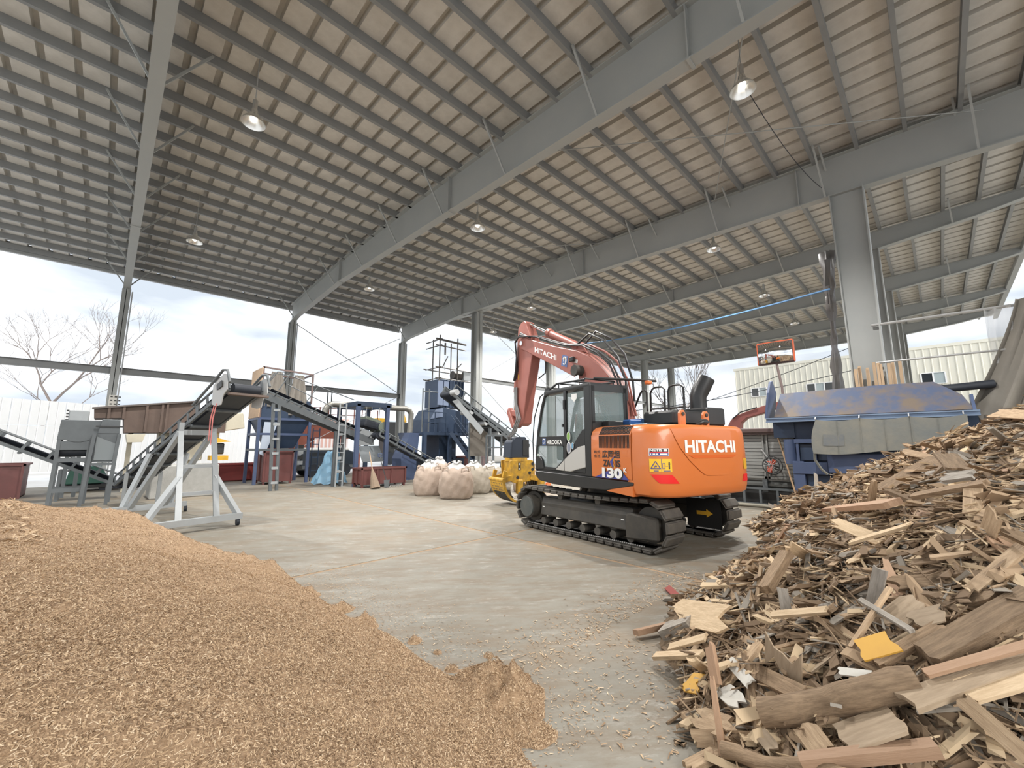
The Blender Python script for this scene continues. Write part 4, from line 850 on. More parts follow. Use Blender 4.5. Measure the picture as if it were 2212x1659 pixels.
# second conveyor descending right from the hopper
t,ta,he,d,s,n=conveyor('grey belt conveyor descending right from the hopper top toward the blue gantry',(8.73,18.3,2.04),(4.29,18.3,3.78),.6,conv_grey,lat=(0,1,0),depth=.22,rail=False)
for k in (-1,1): MB().bar(ta+s*(.4*k)-n*.2,he+s*(.4*k)-n*.2,.06,.26,n).build('deep_side_beam',conv_grey,t)
for i in range(9):
    p=he.lerp(ta,.06+i*.11)-s*.42; MB().bar(p-n*.1,p+n*.05-s*.25,.05,.03).build('walkway_bracket',conv_grey,t)
rl=[he.lerp(ta,f)-s*.45+Vector((0,0,.95)) for f in (.02,.5)]
MB().tube([(4.17,18.1,3.86),(4.51,18.1,4.52),(5.12,18.1,4.48),(7.78,18.1,3.71)],.022,6).build('hand_rail',conv_grey,t)
MB().tube([(4.06,18.1,3.67),(4.63,18.1,4.59),(5.02,18.1,4.62)],.022,6).build('hand_rail',conv_grey,t); MB().tube([(4.72,18.1,3.88),(5.11,18.1,4.58)],.022,6).build('hand_rail',conv_grey,t); MB().tube([(5.79,18.1,3.48),(6.22,18.1,4.18)],.02,6).build('hand_rail',conv_grey,t)
MB().tube([(5.17,18.7,4.21),(7.12,18.7,3.37)],.018,6).build('hand_rail',conv_grey,t)
LD=thing('support_ladder','grey ladder-like support tower under the conveyor end by the hopper','ladder')
lx0,lx1=(4.63,17.8,0.01)[0],(4.85,17.8,0)[0]; lz=(4.58,17.8,3.29)[2]
tx0,tx1=(4.5,17.8,3.15)[0],(4.72,17.8,3.16)[0]
for a,b in ((lx0,tx0),(lx1,tx1)): MB().bar((a,17.8,0),(b,17.8,lz),.1,.1).build('stile',conv_grey,LD)
for i in range(6):
    f=(i+.55)/6; MB().bar((lx0+(tx0-lx0)*f,17.75,lz*f),(lx1+(tx1-lx1)*f,17.75,lz*f),.08,.09).build('rung',conv_light,LD)
# third conveyor from the gantry to the tower
conveyor('grey belt conveyor passing down behind the maroon tub toward the crusher tower',(11.68,17.7,0.66),(8.69,17.7,2.15),.55,conv_grey,lat=(0,1,0),depth=.28,step=.45)
# blue gantry with suspended magnet
GA=thing('blue_gantry','blue steel portal gantry holding a suspended belt magnet above the conveyor','gantry')
gx0,gx1=(7.69,17.4,0.96)[0],(9.05,17.4,0.92)[0]; gz=(8.22,17.4,3.48)[2]
for x in (gx0,gx1):
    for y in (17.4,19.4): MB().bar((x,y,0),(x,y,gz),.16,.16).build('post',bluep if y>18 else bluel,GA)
for a,b in (((gx0-.1,17.4),(gx1+.15,17.4)),((gx0-.1,19.4),(gx1+.15,19.4)),((gx0,17.4),(gx0,19.4)),((gx1,17.4),(gx1,19.4))): MB().bar((*a,gz),(*b,gz),.16,.2).build('top_beam',bluep,GA)
for x,sx in ((gx0,1),(gx1,-1)): MB().prism([(x,gz-.1),(x+sx*.3,gz-.1),(x,gz-.4)],(0,17.36,0),(1,0,0),(0,0,1),(0,.06,0)).build('gusset',bluep,GA)
MG=thing('belt_magnet','dark belt magnet hung on chains inside the blue gantry','magnet'); p0,p1=(8.16,18.2,2.73),(9.06,18.2,2.51)
q=MB(); q.bar(p0,p1,.9,.34); MG_=q.build('magnet_body',rubber,MG,bevel=.1,bseg=2); q=MB(); q.cyl(off(p1,(0,-.5,0)),off(p1,(0,.5,0)),.24,16); q.build('drum',mat('olive_grey',(.16,.19,.15),rough=.7),MG,smooth=True)
q=MB(); q.bar(off(p0,(.1,0,.2)),off(p1,(-.1,0,.22)),.85,.14); q.build('magnet_cover',mat('olive_grey',(.16,.19,.15)),MG)
for f in (.1,.8):
    for y in (-.4,.4): a=Vector(p0).lerp(Vector(p1),f); MB().tube([(a.x,a.y+y,a.z+.2),(a.x,a.y+y,gz+.02)],.014,5).build('chain',galv,MG)
PL=thing('chute_plate','pale grey steel chute plate with a tilted lower flap in the gantry','chute'); a=[(7.86,17.9,2.55),(8.7,17.9,2.26),(8.73,17.9,1.7),(7.91,17.9,1.7)]
MB().prism([(p[0],p[2]) for p in a],(0,17.9,0),(1,0,0),(0,0,1),(0,.02,0)).build('upper_plate',conv_light,PL)
b=[(7.93,17.85,1.68),(8.93,17.85,1.68),(9.02,17.4,1.01),(7.98,17.4,0.99)]; MB().add([*b],[(0,1,2,3)]).build('lower_flap',conv_grey,PL)
MB().bar(b[2],b[3],.03,.03).build('flap_edge',conv_grey,PL)
for k in (0,3): MB().bar((a[k][0]+.03,17.95,0),(a[k][0]+.03,17.95,a[3][2]),.06,.06).build('bracket',conv_grey,PL)
DU=thing('dust_duct','silver round dust duct running over the gantry and bending down to a blue cabinet','duct'); ductm=mat('duct_metal',(.27,.265,.24),(.2,.195,.175),rough=.45,metal=.4)
MB().tube([(6.82,18.9,2.85),(6.86,18.9,3.26),(6.95,18.9,3.43),(7.14,18.9,3.53),(8.93,18.9,3.54),(10.82,18.9,3.55),(11.03,18.9,3.49),(11.15,18.9,3.3),(11.14,18.9,2.8),(11.09,18.9,2.1)],.14,14).build('pipe',ductm,DU,smooth=True)
for px,py in ((745,875),(850,881)): p=(7.71,18.9,3.53); 
c0,c1=(10.6,18.5,0.85),(11.27,18.5,2.33); MB().prism([(c0[0],0),(c1[0]+.1,0),(c1[0]+.1,c0[2]),(c0[0]+.9,c1[2]),(c0[0]+.35,c1[2]),(c0[0]-.1,c0[2]+.2)],(0,18.6,0),(1,0,0),(0,0,1),(0,.9,0)).build('cabinet',bluel,DU)
# ladders, posts, tarp
def ladder(label,p0,p1,w,rungs,m,wv=(1,0,0)):
    t=thing('ladder',label,'ladder'); p0=Vector(p0);p1=Vector(p1);wv=Vector(wv)*w/2
    for k in (-1,1): MB().bar(p0+wv*k,p1+wv*k,.05,.05).build('stile',m,t)
    for i in range(rungs): f=(i+.6)/rungs; q=p0.lerp(p1,f); MB().bar(q-wv,q+wv,.035,.035).build('rung',m,t)
ladder('slim pale ladder leaning beside the grey posts left of the gantry',(7.16,17.73,0),(7.24,17.9,3.49),.28,9,conv_light)
ladder('short blue ladder standing left of the blue tarpaulin',(7.37,21.33,0),(7.13,20.6,2.5),.3,8,bluep)
GP=thing('support_post','pair of grey square posts tied by plates under the conveyor tail','stand')
for px in (720,736):
    x=(7.05,18,0.05)[0] if px==720 else (7.37,18,0.03)[0]; MB().bar((x,18,0),(x,18,2.3),.16,.16).build('post',conv_grey,GP)
for z in (.55,1.1,1.6,2.1): MB().bb(((7.05,18,0.05)[0],17.93,z),((7.37,18,0.03)[0],17.97,z+.12)).build('tie_plate',conv_light,GP)
tp=mat('blue_tarpaulin',(.20,.42,.62),(.32,.52,.68),rough=.6,scale=4)
P=[]; rd=random.Random(4)
c=(7.44,19.2,0); 
for j in range(9):
    row=[]; f=j/8
    for i in range(17):
        a=PI*i/16*1.15-.1; r=.25+.5*f+.06*math.sin(i*2.3+j*1.1)
        row.append((c[0]-math.cos(a)*r*(.8+.2*f)-.1*f,19.2-math.sin(a)*r*.7,1.38*(1-f**1.3)+.04*math.sin(i*1.7+j)+.05))
    P.append(row)
tag(MB().grid(P).build('tarpaulin',tp,smooth=True),'crumpled blue tarpaulin draped over a heap beside the grey posts','tarpaulin')
TB=MB().bb((c[0]-.2,19.05,0),(c[0]+.45,19.5,1.3)); tag(TB.build('wrapped_crate',mat('dull_tan_crate',(.33,.30,.24),rough=.8),bevel=.05),'tan crate half covered by the blue tarpaulin','crate')
# dark van
VN=thing('parked_van','dark van with a pale roof parked behind the gantry','vehicle'); v0,v1=(7.57,24,-0.19),(10.78,24,-0.38); vz=(8.77,24,1.5)[2]
van=mat('van_dark_paint',(.03,.04,.055),rough=.3,coat=.5)
MB().prism([(v0[0],.35),(v1[0],.35),(v1[0],1.2),(v1[0]-.6,vz-.05),(v0[0]+.2,vz-.05),(v0[0],1.1)],(0,24,0),(1,0,0),(0,0,1),(0,1.7,0)).build('body',van,VN,bevel=.05)
MB().bb((v0[0]+.2,24.0,vz-.08),(v1[0]-.6,25.7,vz+.06)).build('roof',white,VN,bevel=.03); MB().bb((v0[0]+.4,23.985,1.15),(v1[0]-.8,23.998,vz-.2)).build('window',pd,VN); MB().bb((v0[0]-.05,23.97,.45),(v1[0],24,.6)).build('bumper',MATS['conveyor_grey_paint'],VN)
for x in (v0[0]+.7,v1[0]-.8): MB().cyl((x,23.95,.34),(x,24.2,.34),.34,18).build('wheel',rubber,VN,smooth=True); MB().cyl((x,25.5,.34),(x,25.75,.34),.34,18).build('wheel',rubber,VN,smooth=True)
for i in range(5): MB().bb((v0[0]-.15,23.9,.4+.28*i),(v0[0]+.1,24.0,.6+.28*i)).build('tail_lamp_cluster',conv_light if i%2 else blackp,VN)
# red machine behind
RM=thing('red_sorting_machine','rust red machine with platform rails standing beyond the hopper','machine'); ru=mat('rust_red',(.38,.115,.075),(.28,.10,.07),rough=.7,scale=3)
r0,r1=(7.52,27,1.75),(11.84,27,3.44); 
MB().prism([(r0[0]-.6,r0[2]-.5),(r0[0]+1.3,r0[2]-.5),(r0[0]+1.3,r1[2]-.3),(r0[0]+2.2,r1[2]),(r0[0]+1.2,r1[2]+.1),(r0[0],r1[2]-.9)],(0,27,0),(1,0,0),(0,0,1),(0,1.5,0)).build('body',ru,RM)
MB().bb((r0[0]+1.3,27,r1[2]-1.3),(r1[0]+.4,28.4,r1[2]-.45)).build('platform',ru,RM); MB().bb((r0[0]+1.2,26.95,r1[2]-.5),(r1[0]+.5,28.5,r1[2]-.4)).build('deck',conv_light,RM)
for i in range(9): x=r0[0]+1.4+i*.55; MB().bar((x,27,r1[2]-.4),(x,27,r1[2]+.65),.05,.05).build('rail_post',ru,RM)
for z in (.2,.6): MB().bar((r0[0]+1.4,27,r1[2]+z),(r1[0]+.3,27,r1[2]+z),.045,.045).build('hand_rail',ru,RM)
for i in range(4): x=r0[0]+.2+i*1.5; MB().bar((x,27.3,0),(x,27.3,r1[2]-1.2),.2,.2).build('leg',ru,RM)
for i in range(6): MB().cyl((r0[0]+.2+.25*(i%3),26.98,r0[2]+.05+.25*(i//3)),(r0[0]+.2+.25*(i%3),27.0,r0[2]+.05+.25*(i//3)),.06,10).build('hole',blackp,RM)
for i,px in enumerate((705,714)): 
    x=(9.81,26.8,3.49)[0]+.25*i; MB().bar((x,26.8,r1[2]-.4),(x,26.8,(9.71,26.8,5.06)[2]),.06,.06).build('pole',conv_grey,RM)
# shipping container far away
CT=thing('site_container','pale pink striped site container far beyond the red machine','container'); k0,k1=(13.38,40,2.83),(15.83,40,3.89)
q=MB(); 
MB().bb((k0[0],40,0),(k1[0]+1,42.4,k1[2]+.3)).build('box',mat('pale_pink_steel',(.66,.42,.36),rough=.6),CT)
for i in range(10): x=k0[0]+i*(k1[0]+1-k0[0])/9.5; MB().bb((x,39.94,.1),(x+.14,40,k1[2]+.2)).build('corrugation',mat('pale_white_steel',(.75,.7,.68),rough=.6),CT)
YL=thing('yellow_loader','small yellow loader with raised arms far behind the dust duct','loader'); y0=(19.31,34.32,4.1)
MB().bar(off(y0,(-.4,0,.2)),off(y0,(.1,.2,.65)),.25,.25).build('arm',yellowp,YL); MB().bar(off(y0,(.1,.2,.65)),off(y0,(.5,.3,-.3)),.22,.25).build('arm',yellowp,YL); MB().box(off(y0,(-1.6,1.2,-.35)),(.9,.8,.8)).build('cab',yellowp,YL,bevel=.08)
MB().bb((y0[0]-1.5,y0[1],.5),(y0[0]+1.2,y0[1]+1.4,y0[2]-.3)).build('chassis',blackp,YL,bevel=.1)
for x in (-1.1,.8): MB().cyl((y0[0]+x,y0[1]-.2,.55),(y0[0]+x,y0[1]+.1,.55),.55,18).build('wheel',rubber,YL,smooth=True)
# crusher tower
TW=thing('crusher_tower','tall dark blue crusher with a scaffold-framed hoist on top and railed stairs','crusher')

x0,x1=(12.89,19,4.52)[0],(14.54,19,4.67)[0]; zt=(13.71,19,5.33)[2]; zs=(13.28,19,3.78)[2]; zk=(13.32,19,2.38)[2]
MB().bb((x0,19.0,zs),(x1,20.4,zt)).build('feed_chute',bluep,TW)
for i in range(6): x=x0+.5+i*(x1-x0-.5)/5; MB().bb((x-.03,18.95,zs),(x+.03,19.0,zt)).build('chute_rib',bluep,TW)
for px in (951,963): x=(12.94,18.95,4.52)[0] if px==951 else (13.31,18.95,4.55)[0]; MB().bb((x-.16,18.9,zs+.1),(x+.16,18.96,zt-.1)).build('pale_panel',mat('slate_blue_panel',(.20,.25,.36),rough=.5),TW)
p=[(12.28,19,2.36),(14.93,19,2.41),(14.9,19,3.53),(13.21,19,3.78),(12.67,19,3.64),(12.34,19,3.1)]
MB().prism([(a[0],a[2]) for a in p],(0,18.9,0),(1,0,0),(0,0,1),(0,1.8,0)).build('crusher_housing',bluep,TW,bevel=.03)
p=[(12.3,18.85,3.09),(13.09,18.85,3.25),(13.08,18.85,3.71),(12.63,18.85,3.6)]; MB().prism([(a[0],a[2]) for a in p],(0,18.85,0),(1,0,0),(0,0,1),(0,.05,0)).build('side_plate',MATS['slate_blue_panel'],TW)
b0,b1=(11.6,18.8,1.98),(14.94,18.8,2.01); 
MB().bb((b0[0],18.4,zk-.15),(b1[0],21,zk)).build('platform',bluep,TW); MB().bb((b0[0]+.5,18.9,.0),(b1[0]-.3,20.8,1.0)).build('base_block',bluep,TW,bevel=.03)
for x in (b0[0]+.1,(b0[0]+b1[0])/2,b1[0]-.1):
    for y in (18.45,20.8): MB().bar((x,y,0),(x,y,zk-.1),.18,.18).build('leg',bluep,TW)
MB().bb((b0[0]+1.3,18.9,1.0),(b1[0]-.9,20.4,zk)).build('lower_housing',bluep,TW); MB().bar((b0[0]+1.2,18.8,zk),(b0[0]+2.2,18.8,1.0),.3,.2).build('brace',bluep,TW)
for x in np.linspace(b0[0],b0[0]+1.4,3): MB().bar((x,18.42,zk),(x,18.42,zk+1.05),.045,.045).build('rail_post',bluep,TW)
for z in (.5,1.05): MB().bar((b0[0],18.42,zk+z),(b0[0]+1.4,18.42,zk+z),.04,.04).build('hand_rail',bluep,TW); MB().bar((b0[0]+2.4,18.42,zk+z),(b1[0],18.42,zk+z),.04,.04).build('hand_rail',bluep,TW)
for x in np.linspace(b0[0]+2.4,b1[0],4): MB().bar((x,18.42,zk),(x,18.42,zk+1.05),.045,.045).build('rail_post',bluep,TW)
st0,st1=Vector((b0[0]+1.7,18.2,zk)),Vector((b0[0]+2.9,17.2,.3))
sw=Vector((.55,.35,0))
for k in (-.5,.5): MB().bar(st0+sw*k,st1+sw*k,.05,.2).build('stair_stringer',bluep,TW); MB().tube([st0+sw*k+Vector((0,0,.9)),st1+sw*k+Vector((0,0,.9))],.025,6).build('stair_rail',bluep,TW)
for i in range(8): q=st0.lerp(st1,(i+.5)/8); MB().box(q,(.25,.62,.04),Matrix.Rotation(math.atan2(.35,.55)-PI/2,3,'Z')).build('stair_tread',bluep,TW)
sm=mat('dark_scaffold_tube',(.12,.11,.10),rough=.6)
sx0,sx1=(12.88,19,5.81)[0],(14.51,19,6.02)[0]; za,zb_,zc_=(13.7,19,5.39)[2],(13.69,19,6)[2],(13.65,19,7.59)[2]
for x,y in ((sx0,19),(sx0+.35,20.2),(sx1-.4,19),(sx1,20.2)):
    if 1: MB().tube([(x,y,za-.4),(x,y,zc_+.25)],.035,6).build('scaffold_post',sm,TW)
for z in (za,zb_,zc_,zc_-.35):
    for y in ((19,20.2) if z<zc_-1 else (19,)): MB().tube([(sx0-.25,y,z),(sx1+(.6 if z<zc_-1 else .2),y,z-.03)],.035 if z<zc_ else .06,6).build('scaffold_ledger',sm,TW)
    MB().tube([(sx0,18.8,z),(sx0,20.4,z)],.03,6).build('scaffold_transom',sm,TW)
MB().cyl((sx0+1.1,19.3,zb_-.28),(sx0+1.7,19.3,zb_-.28),.25,16).build('hoist_drum',sm,TW,smooth=True); MB().bb((sx0+1.7,19.0,zb_-.55),(sx0+2.2,19.6,zb_-.05)).build('hoist_motor',conv_light,TW)
hk=(13.59,19,7.38); MB().tube([(hk[0],19.5,zc_),(hk[0],19.5,zc_-.7)],.05,6).build('hook',sm,TW); MB().tube([(hk[0],19.5,zc_-.7),(hk[0],19.5,zb_)],.012,5).build('hoist_rope',sm,TW)
for a,b in (((sx0+.2,19,zb_),(sx0+.55,19,zc_-.9)),((sx1-.5,19,zb_),(sx1-.1,19,zc_-1.2))): MB().tube([a,b],.03,6).build('scaffold_brace',sm,TW)
for px in (912,926): 
    x=(11.63,18.6,3.17)[0] if px==912 else (12.02,18.6,3.19)[0]; MB().tube([(x,18.6,zk),(x,18.6,(11.57,18.6,4.66)[2])],.035,6).build('scaffold_post',conv_grey,TW)
MB().tube([((11.69,18.6,4.5)[0],18.6,(11.69,18.6,4.5)[2]),((12.55,18.6,4.51)[0],18.6,(12.55,18.6,4.51)[2])],.03,6).build('scaffold_ledger',conv_grey,TW)
t,ta,he,d,s,n=conveyor('wide dark grey conveyor rising left into the crusher tower behind the excavator arm',(16.15,15.9,1.3),(11.2,15.9,4.05),.75,conv_grey,lat=(0,1,0),depth=.5,step=.6)
MB().bar(ta+s*.5+n*.62,he+s*.5+n*.3,.04,.5,n).build('belt_cover',conv_grey,t)
MB().tube([he-s*.5+d*.05,he-s*.9+d*.05],.14,12).build('gear_motor',galv,t,smooth=True); MB().prism([(0,0),(.3,.12),(1.9,-1.25),(1.7,-1.5)],he-s*.5-Vector((0,0,.35)),(1,0,0),(0,0,1),(0,.02,0)).build('dribble_plate',conv_light,t)
for i in range(4):
    p=he.lerp(ta,.25+.18*i)-s*.45-n*.1; MB().cyl(p,p+s*.8,.12,12).build('return_drum',galv,t,smooth=True)
gp=[(13.21,16.6,2.86),(14.59,16.6,2.67),(14.6,16.6,1.15),(13.21,16.6,1.17)]
GPn=thing('dust_screen','dull brown-grey sheet screen hung beside the crusher tower','screen'); MB().prism([(p[0],p[2]) for p in gp],(0,16.6,0),(1,0,0),(0,0,1),(0,.04,0)).build('sheet',mat('brown_grey_sheet',(.22,.20,.175),rough=.8),GPn)
for k in (0,1): MB().bar((gp[k][0],16.66,0),(gp[k][0],16.66,gp[k][2]),.08,.08).build('post',conv_grey,GPn)
tag(MB().bar((13.39,15.3,2.53),((13.4,15.3,0.75)[0],15.3,0),.12,.12).build('conveyor_prop',conv_grey),'single grey prop under the wide conveyor beside the grab','post')
RK=thing('grey_rack','open grey steel rack with white sacks behind the excavator arm','rack'); a,b=(13.01,14.6,2.17),(13.97,14.6,0.86)
for x in (a[0],b[0]):
    for y in (14.6,15.1): MB().bar((x,y,0),(x,y,a[2]),.07,.07).build('post',conv_grey,RK)
for z in (a[2],1.6,.9):
    MB().bar((a[0],14.6,z),(b[0],14.6,z),.06,.07).build('beam',conv_grey,RK); MB().bar((a[0],15.1,z),(b[0],15.1,z),.06,.07).build('beam',conv_grey,RK)
MB().bb((a[0]+.05,14.65,.93),(b[0]-.05,15.05,1.2)).build('sack',MATS['white_bag_liner'] if 'white_bag_liner' in MATS else mat('white_bag_liner',(.5,.5,.49),rough=.5),RK,bevel=.1,bseg=2)
# broom and shovel
BR=thing('broom','long-handled straw broom leaning on the low maroon tub','broom'); b0=Vector((7.84,15.78,0)); bt_=Vector((7.78,16.33,1.44)); m_=b0.lerp(bt_,.52)
MB().tube([m_,bt_],.02,6).build('handle',plyw,BR); MB().tube([b0+Vector((0,0,.02)),b0.lerp(m_,.6),m_],[.2,.12,.035],10).build('bristles',mat('straw',(.27,.20,.14),(.2,.15,.11),rough=.9,scale=20),BR)
SH=thing('shovel','dark shovel with a blue grip leaning on the low maroon tub','shovel'); s0=Vector((8.31,15.82,0)); s1=Vector((8.25,16.33,1.21))
MB().tube([s0+Vector((0,0,.3)),s1],.018,6).build('shaft',blackp,SH); MB().tube([s1+Vector((-.08,0,.02)),s1+Vector((-.09,0,.14)),s1+Vector((.09,0,.14)),s1+Vector((.08,0,.02)),s1+Vector((-.08,0,.02))],.02,6).build('grip',bluel,SH)
P=[[ s0+Vector((.13*a*(1-.25*b),-.04*(1-a*a)-.04,.32-.3*b)) for a in (-1,-.5,0,.5,1)] for b in (0,.5,1)]
MB().grid(P).build('blade',conv_grey,SH,smooth=True)
RB=thing('rake_heads','bundle of small wire frames on the floor by the shovel','tools'); 
for i in range(5): c=Vector((8.55,15.85,0))+Vector((.1*i,0,.0)); MB().tube(arc(c+Vector((0,-.05,.0)),.1,0,PI,8),.012,5).build('hoop',galv,RB)
# flexible container bags
bagm=mat('flexible_bag_fabric',(.43,.345,.28),(.35,.275,.225),rough=.85,scale=3,bump=.9,bscale=7); bagm2=mat('flexible_bag_tan',(.36,.32,.26),(.30,.265,.215),rough=.85,scale=3,bump=.9,bscale=7); liner=mat('white_bag_liner',(.5,.5,.49),rough=.5)
def bag(label,x,y,r,h,seed,m,top='tied'):
    rd=random.Random(seed); t=thing('flexible_bag',label,'bag',(x,y,0),rd.uniform(0,6),'flexible bags beside the excavator')
    ph=[rd.uniform(0,6) for _ in range(6)]; P=[]
    prof=[(0.0,.84),(.03,.92),(.08,.97),(.15,1.0),(.22,1.02),(.3,1.03),(.38,1.04),(.46,1.03),(.54,1.02),(.62,1.0),(.7,.97),(.77,.93),(.84,.86),(.9,.75),(.95,.6),(.99,.45),(1.0,.3)]
    for z,k in prof:
        row=[]
        for i in range(57):
            a=2*PI*i/56; sq=1-.07*math.cos(4*a); wr=1+.025*math.sin(7*a+ph[0]+5*z)+.022*math.sin(13*a+ph[1]-13*z)+.03*math.sin(5*a+ph[2]+17*z)*z+.018*abs(math.sin(21*z+2*a+ph[3]))+.012*rd.uniform(-1,1)
            row.append((r*k*sq*wr*math.cos(a),r*k*sq*wr*math.sin(a),h*z+.012*math.sin(13*z*5+3*a+ph[3])*(z>0)))
        row[-1]=row[0]; P.append(row)
    b=MB().grid(P); b.add([(r*.3*math.cos(2*PI*i/12),r*.3*math.sin(2*PI*i/12),h) for i in range(12)],[tuple(range(12))]); b.build('sack_body',m,t,smooth=True)
    P=[]
    for j,(z,k) in enumerate(((.9,.62),(1.0,.5),(1.06,.38),(1.12,.2),(1.17,.28),(1.2,.1))):
        P.append([(r*k*(1+.22*math.sin(5*2*PI*i/24+ph[4]+j))*math.cos(2*PI*i/24),r*k*(1+.22*math.sin(7*2*PI*i/24+ph[5]+j))*math.sin(2*PI*i/24),h*z+.04*math.sin(3*2*PI*i/24+ph[2])) for i in range(25)])
    MB().grid(P).build('liner_top',liner,t,smooth=True)
    for i in range(4):
        a=PI/4+i*PI/2; c=Vector((r*.8*math.cos(a),r*.8*math.sin(a),h*.88)); tdir=Vector((-math.sin(a),math.cos(a),0))
        MB().tube([c-tdir*.18+Vector((0,0,-.1)),c-tdir*.14+Vector((0,0,.1)),c+tdir*.1+Vector((0,0,.13)),c+tdir*.18+Vector((0,0,-.1))],.022,5).build('lifting_loop',m,t,smooth=True)
    MB().box((r*1.04,0,h*.45),(.02,.16,h*.8)).build('webbing_strap',m,t)
    return t
bag('large pinkish flexible bag in front of the others, centre of the group',8.45,11.3,.56,.98,1,bagm)
bag('pinkish flexible bag at the left end of the group, partly hidden',8.25,12.65,.52,.98,2,bagm)
bag('tan flexible bag between the front bag and the yellow grab',9.75,12.0,.55,.95,3,bagm2)
bag('rear flexible bag with a white liner top behind the front bag',9.1,13.3,.5,1.05,4,bagm)
bag('flexible bag with an open white liner right of the yellow grab',11.5,11.0,.52,.85,5,bagm)
bag('flexible bag half hidden behind the yellow grab',10.7,12.1,.52,.9,6,bagm2)
# traffic cone
CO=thing('traffic_cone','orange traffic cone with a white band behind the excavator track','cone',(11.9,10.3,0)); oc=mat('cone_orange',(.78,.17,.05),rough=.5)
MB().bb((-.19,-.19,0),(.19,.19,.04)).build('base',blackp,CO); MB().tube([(0,0,.04),(0,0,.35)],[.15,.09],16).build('lower_cone',oc,CO,smooth=True); MB().tube([(0,0,.35),(0,0,.52)],[.09,.062],16).build('white_band',white,CO,smooth=True); MB().tube([(0,0,.52),(0,0,.7)],[.062,.03],16).build('upper_cone',oc,CO,smooth=True)
# notice plate on the left column
NP=thing('notice_plate','white notice plate with black marks fixed to the left column','sign'); a,b=(-0.08,25.1,3.88),(0.18,25.1,3.37)
MB().bb((a[0],25.09,b[2]),(b[0],25.11,a[2])).build('plate',mat('off_white_plate',(.62,.60,.55),rough=.6),NP)
for r_ in range(4):
    for c_ in range(3): MB().bb((a[0]+.05+.13*c_,25.08,a[2]-.1-.16*r_),(a[0]+.12+.13*c_,25.09,a[2]-.05-.16*r_)).build('printed_mark',blk,NP)

# ---------------- right side plant
SD=thing('wood_shredder','blue wood shredder with a long scuffed open hopper beyond the debris pile','shredder')
rl0,rl1=3.22,-.62
MB().ibeam((12.68,rl0,2.36),(12.68,rl1,2.36),.12,.12,.03).build('hopper_rail',mat('pale_blue_steel',(.20,.27,.38),rough=.4,metal=.3),SD)
inner=[(3.05,2.44),(3.0,3.12),(.95,3.16),(-.02,3.14),(-.42,2.78),(-.55,2.44)]
q=MB(); pts=[(12.76+.95*(z-2.44),y,z) for y,z in inner]; k=len(pts); pts2=[(x+.03,y,z-.02) for x,y,z in pts]
q.add(pts+pts2,[tuple(range(k)),tuple(range(2*k-1,k-1,-1))]+[(i,(i+1)%k,k+(i+1)%k,k+i) for i in range(k)]); q.build('hopper_back_plate',bluerust,SD)
lp_=[(12.66,2.42),(12.68,3.1),(12.95,3.42),(13.15,3.47),(13.3,3.3),(13.45,3.14),(13.45,2.42)]
q=MB(); q.prism(lp_,(0,3.08,0),(1,0,0),(0,0,1),(0,.05,0)); 
q.v=[(x,y+(.12 if z<2.5 else .02),z) for x,y,z in q.v]; q.build('hopper_end_plate',bluel,SD)
q=MB(); q.prism([(12.7,2.42),(12.95,2.6),(13.1,2.78),(13.45,2.78),(13.45,2.42)],(0,-.58,0),(1,0,0),(0,0,1),(0,.05,0)); q.build('hopper_end_plate',bluel,SD)
MB().bb((12.7,3.15,2.38),(13.9,-.6,2.42)).build('hopper_floor',brownsteel,SD)
MB().bb((13.0,2.66,.9),(13.85,-.6,2.34)).build('upper_body',bluep,SD); MB().bb((12.95,3.14,1.9),(13.15,2.66,2.34)).build('hopper_skirt',bluep,SD)
MB().bb((12.95,2.72,0),(13.85,-.5,.95)).build('lower_body',bluep,SD); MB().bb((12.8,2.74,0),(13.1,2.5,1.3)).build('corner_post',bluel,SD)
MB().bb((12.78,2.74,.98),(13.0,2.0,1.28)).build('front_beam',bluel,SD,bevel=.01)
for y0,y1 in ((2.55,2.28),(2.2,2.0)): MB().bb((12.86,y0,1.33),(12.9,y1,1.72)).build('recessed_panel',bluep,SD)
for y in (2.6,2.24,1.96): MB().bb((12.8,y-.03,1.28),(12.92,y+.03,1.82)).build('frame_upright',bluel,SD)
MB().bb((12.78,2.66,1.76),(12.95,1.9,1.86)).build('frame_head',bluel,SD)
MB().bb((12.72,1.99,1.04),(12.78,.3,1.5)).build('bright_panel',bluel,SD,bevel=.008)
MB().tube([(13.05,2.8,1.22),(13.05,2.8,1.86)],.15,18).build('drum_cover',bluel,SD,smooth=True)
MB().bb((12.8,2.45,.28),(12.98,.4,.34)).build('lower_rail',bluel,SD)
for y in (2.4,1.2,.0): MB().bb((12.9,y-.06,0),(13.0,y+.06,.95)).build('lower_post',bluep,SD)
apr=mat('grey_green_canvas',(.235,.225,.185),(.15,.165,.165),rough=.9,scale=2.2,contrast=.5,bump=.3,bscale=9)
P=[]
for j in range(13):
    f=j/12; row=[]
    for i in range(49):
        a=i/48; y=2.12-2.55*a+.1*(1-a)*f*0; sc_=abs(math.sin(a*PI*3))
        z=2.33-.05*sc_*(1-f)-f*(.80+.05*math.sin(a*7+.6)-.02*a); x=12.58-.03*math.sin(a*14+2*f)-.06*f
        if a<.02: y+=.06*math.sin(f*3)
        row.append((x,y+.09*f*(1-a)**6,z))
    P.append(row)
AP=MB().grid(P).build('canvas_apron',apr,SD,smooth=True)
for si,a in enumerate((.17,.335,.5,.665,.83)):
    i=round(a*48); MB().tube([Vector(P[j][i])+Vector((-.006,0,0)) for j in range(13)],.008 if si%2 else .005,5).build('apron_seam',apr,SD)
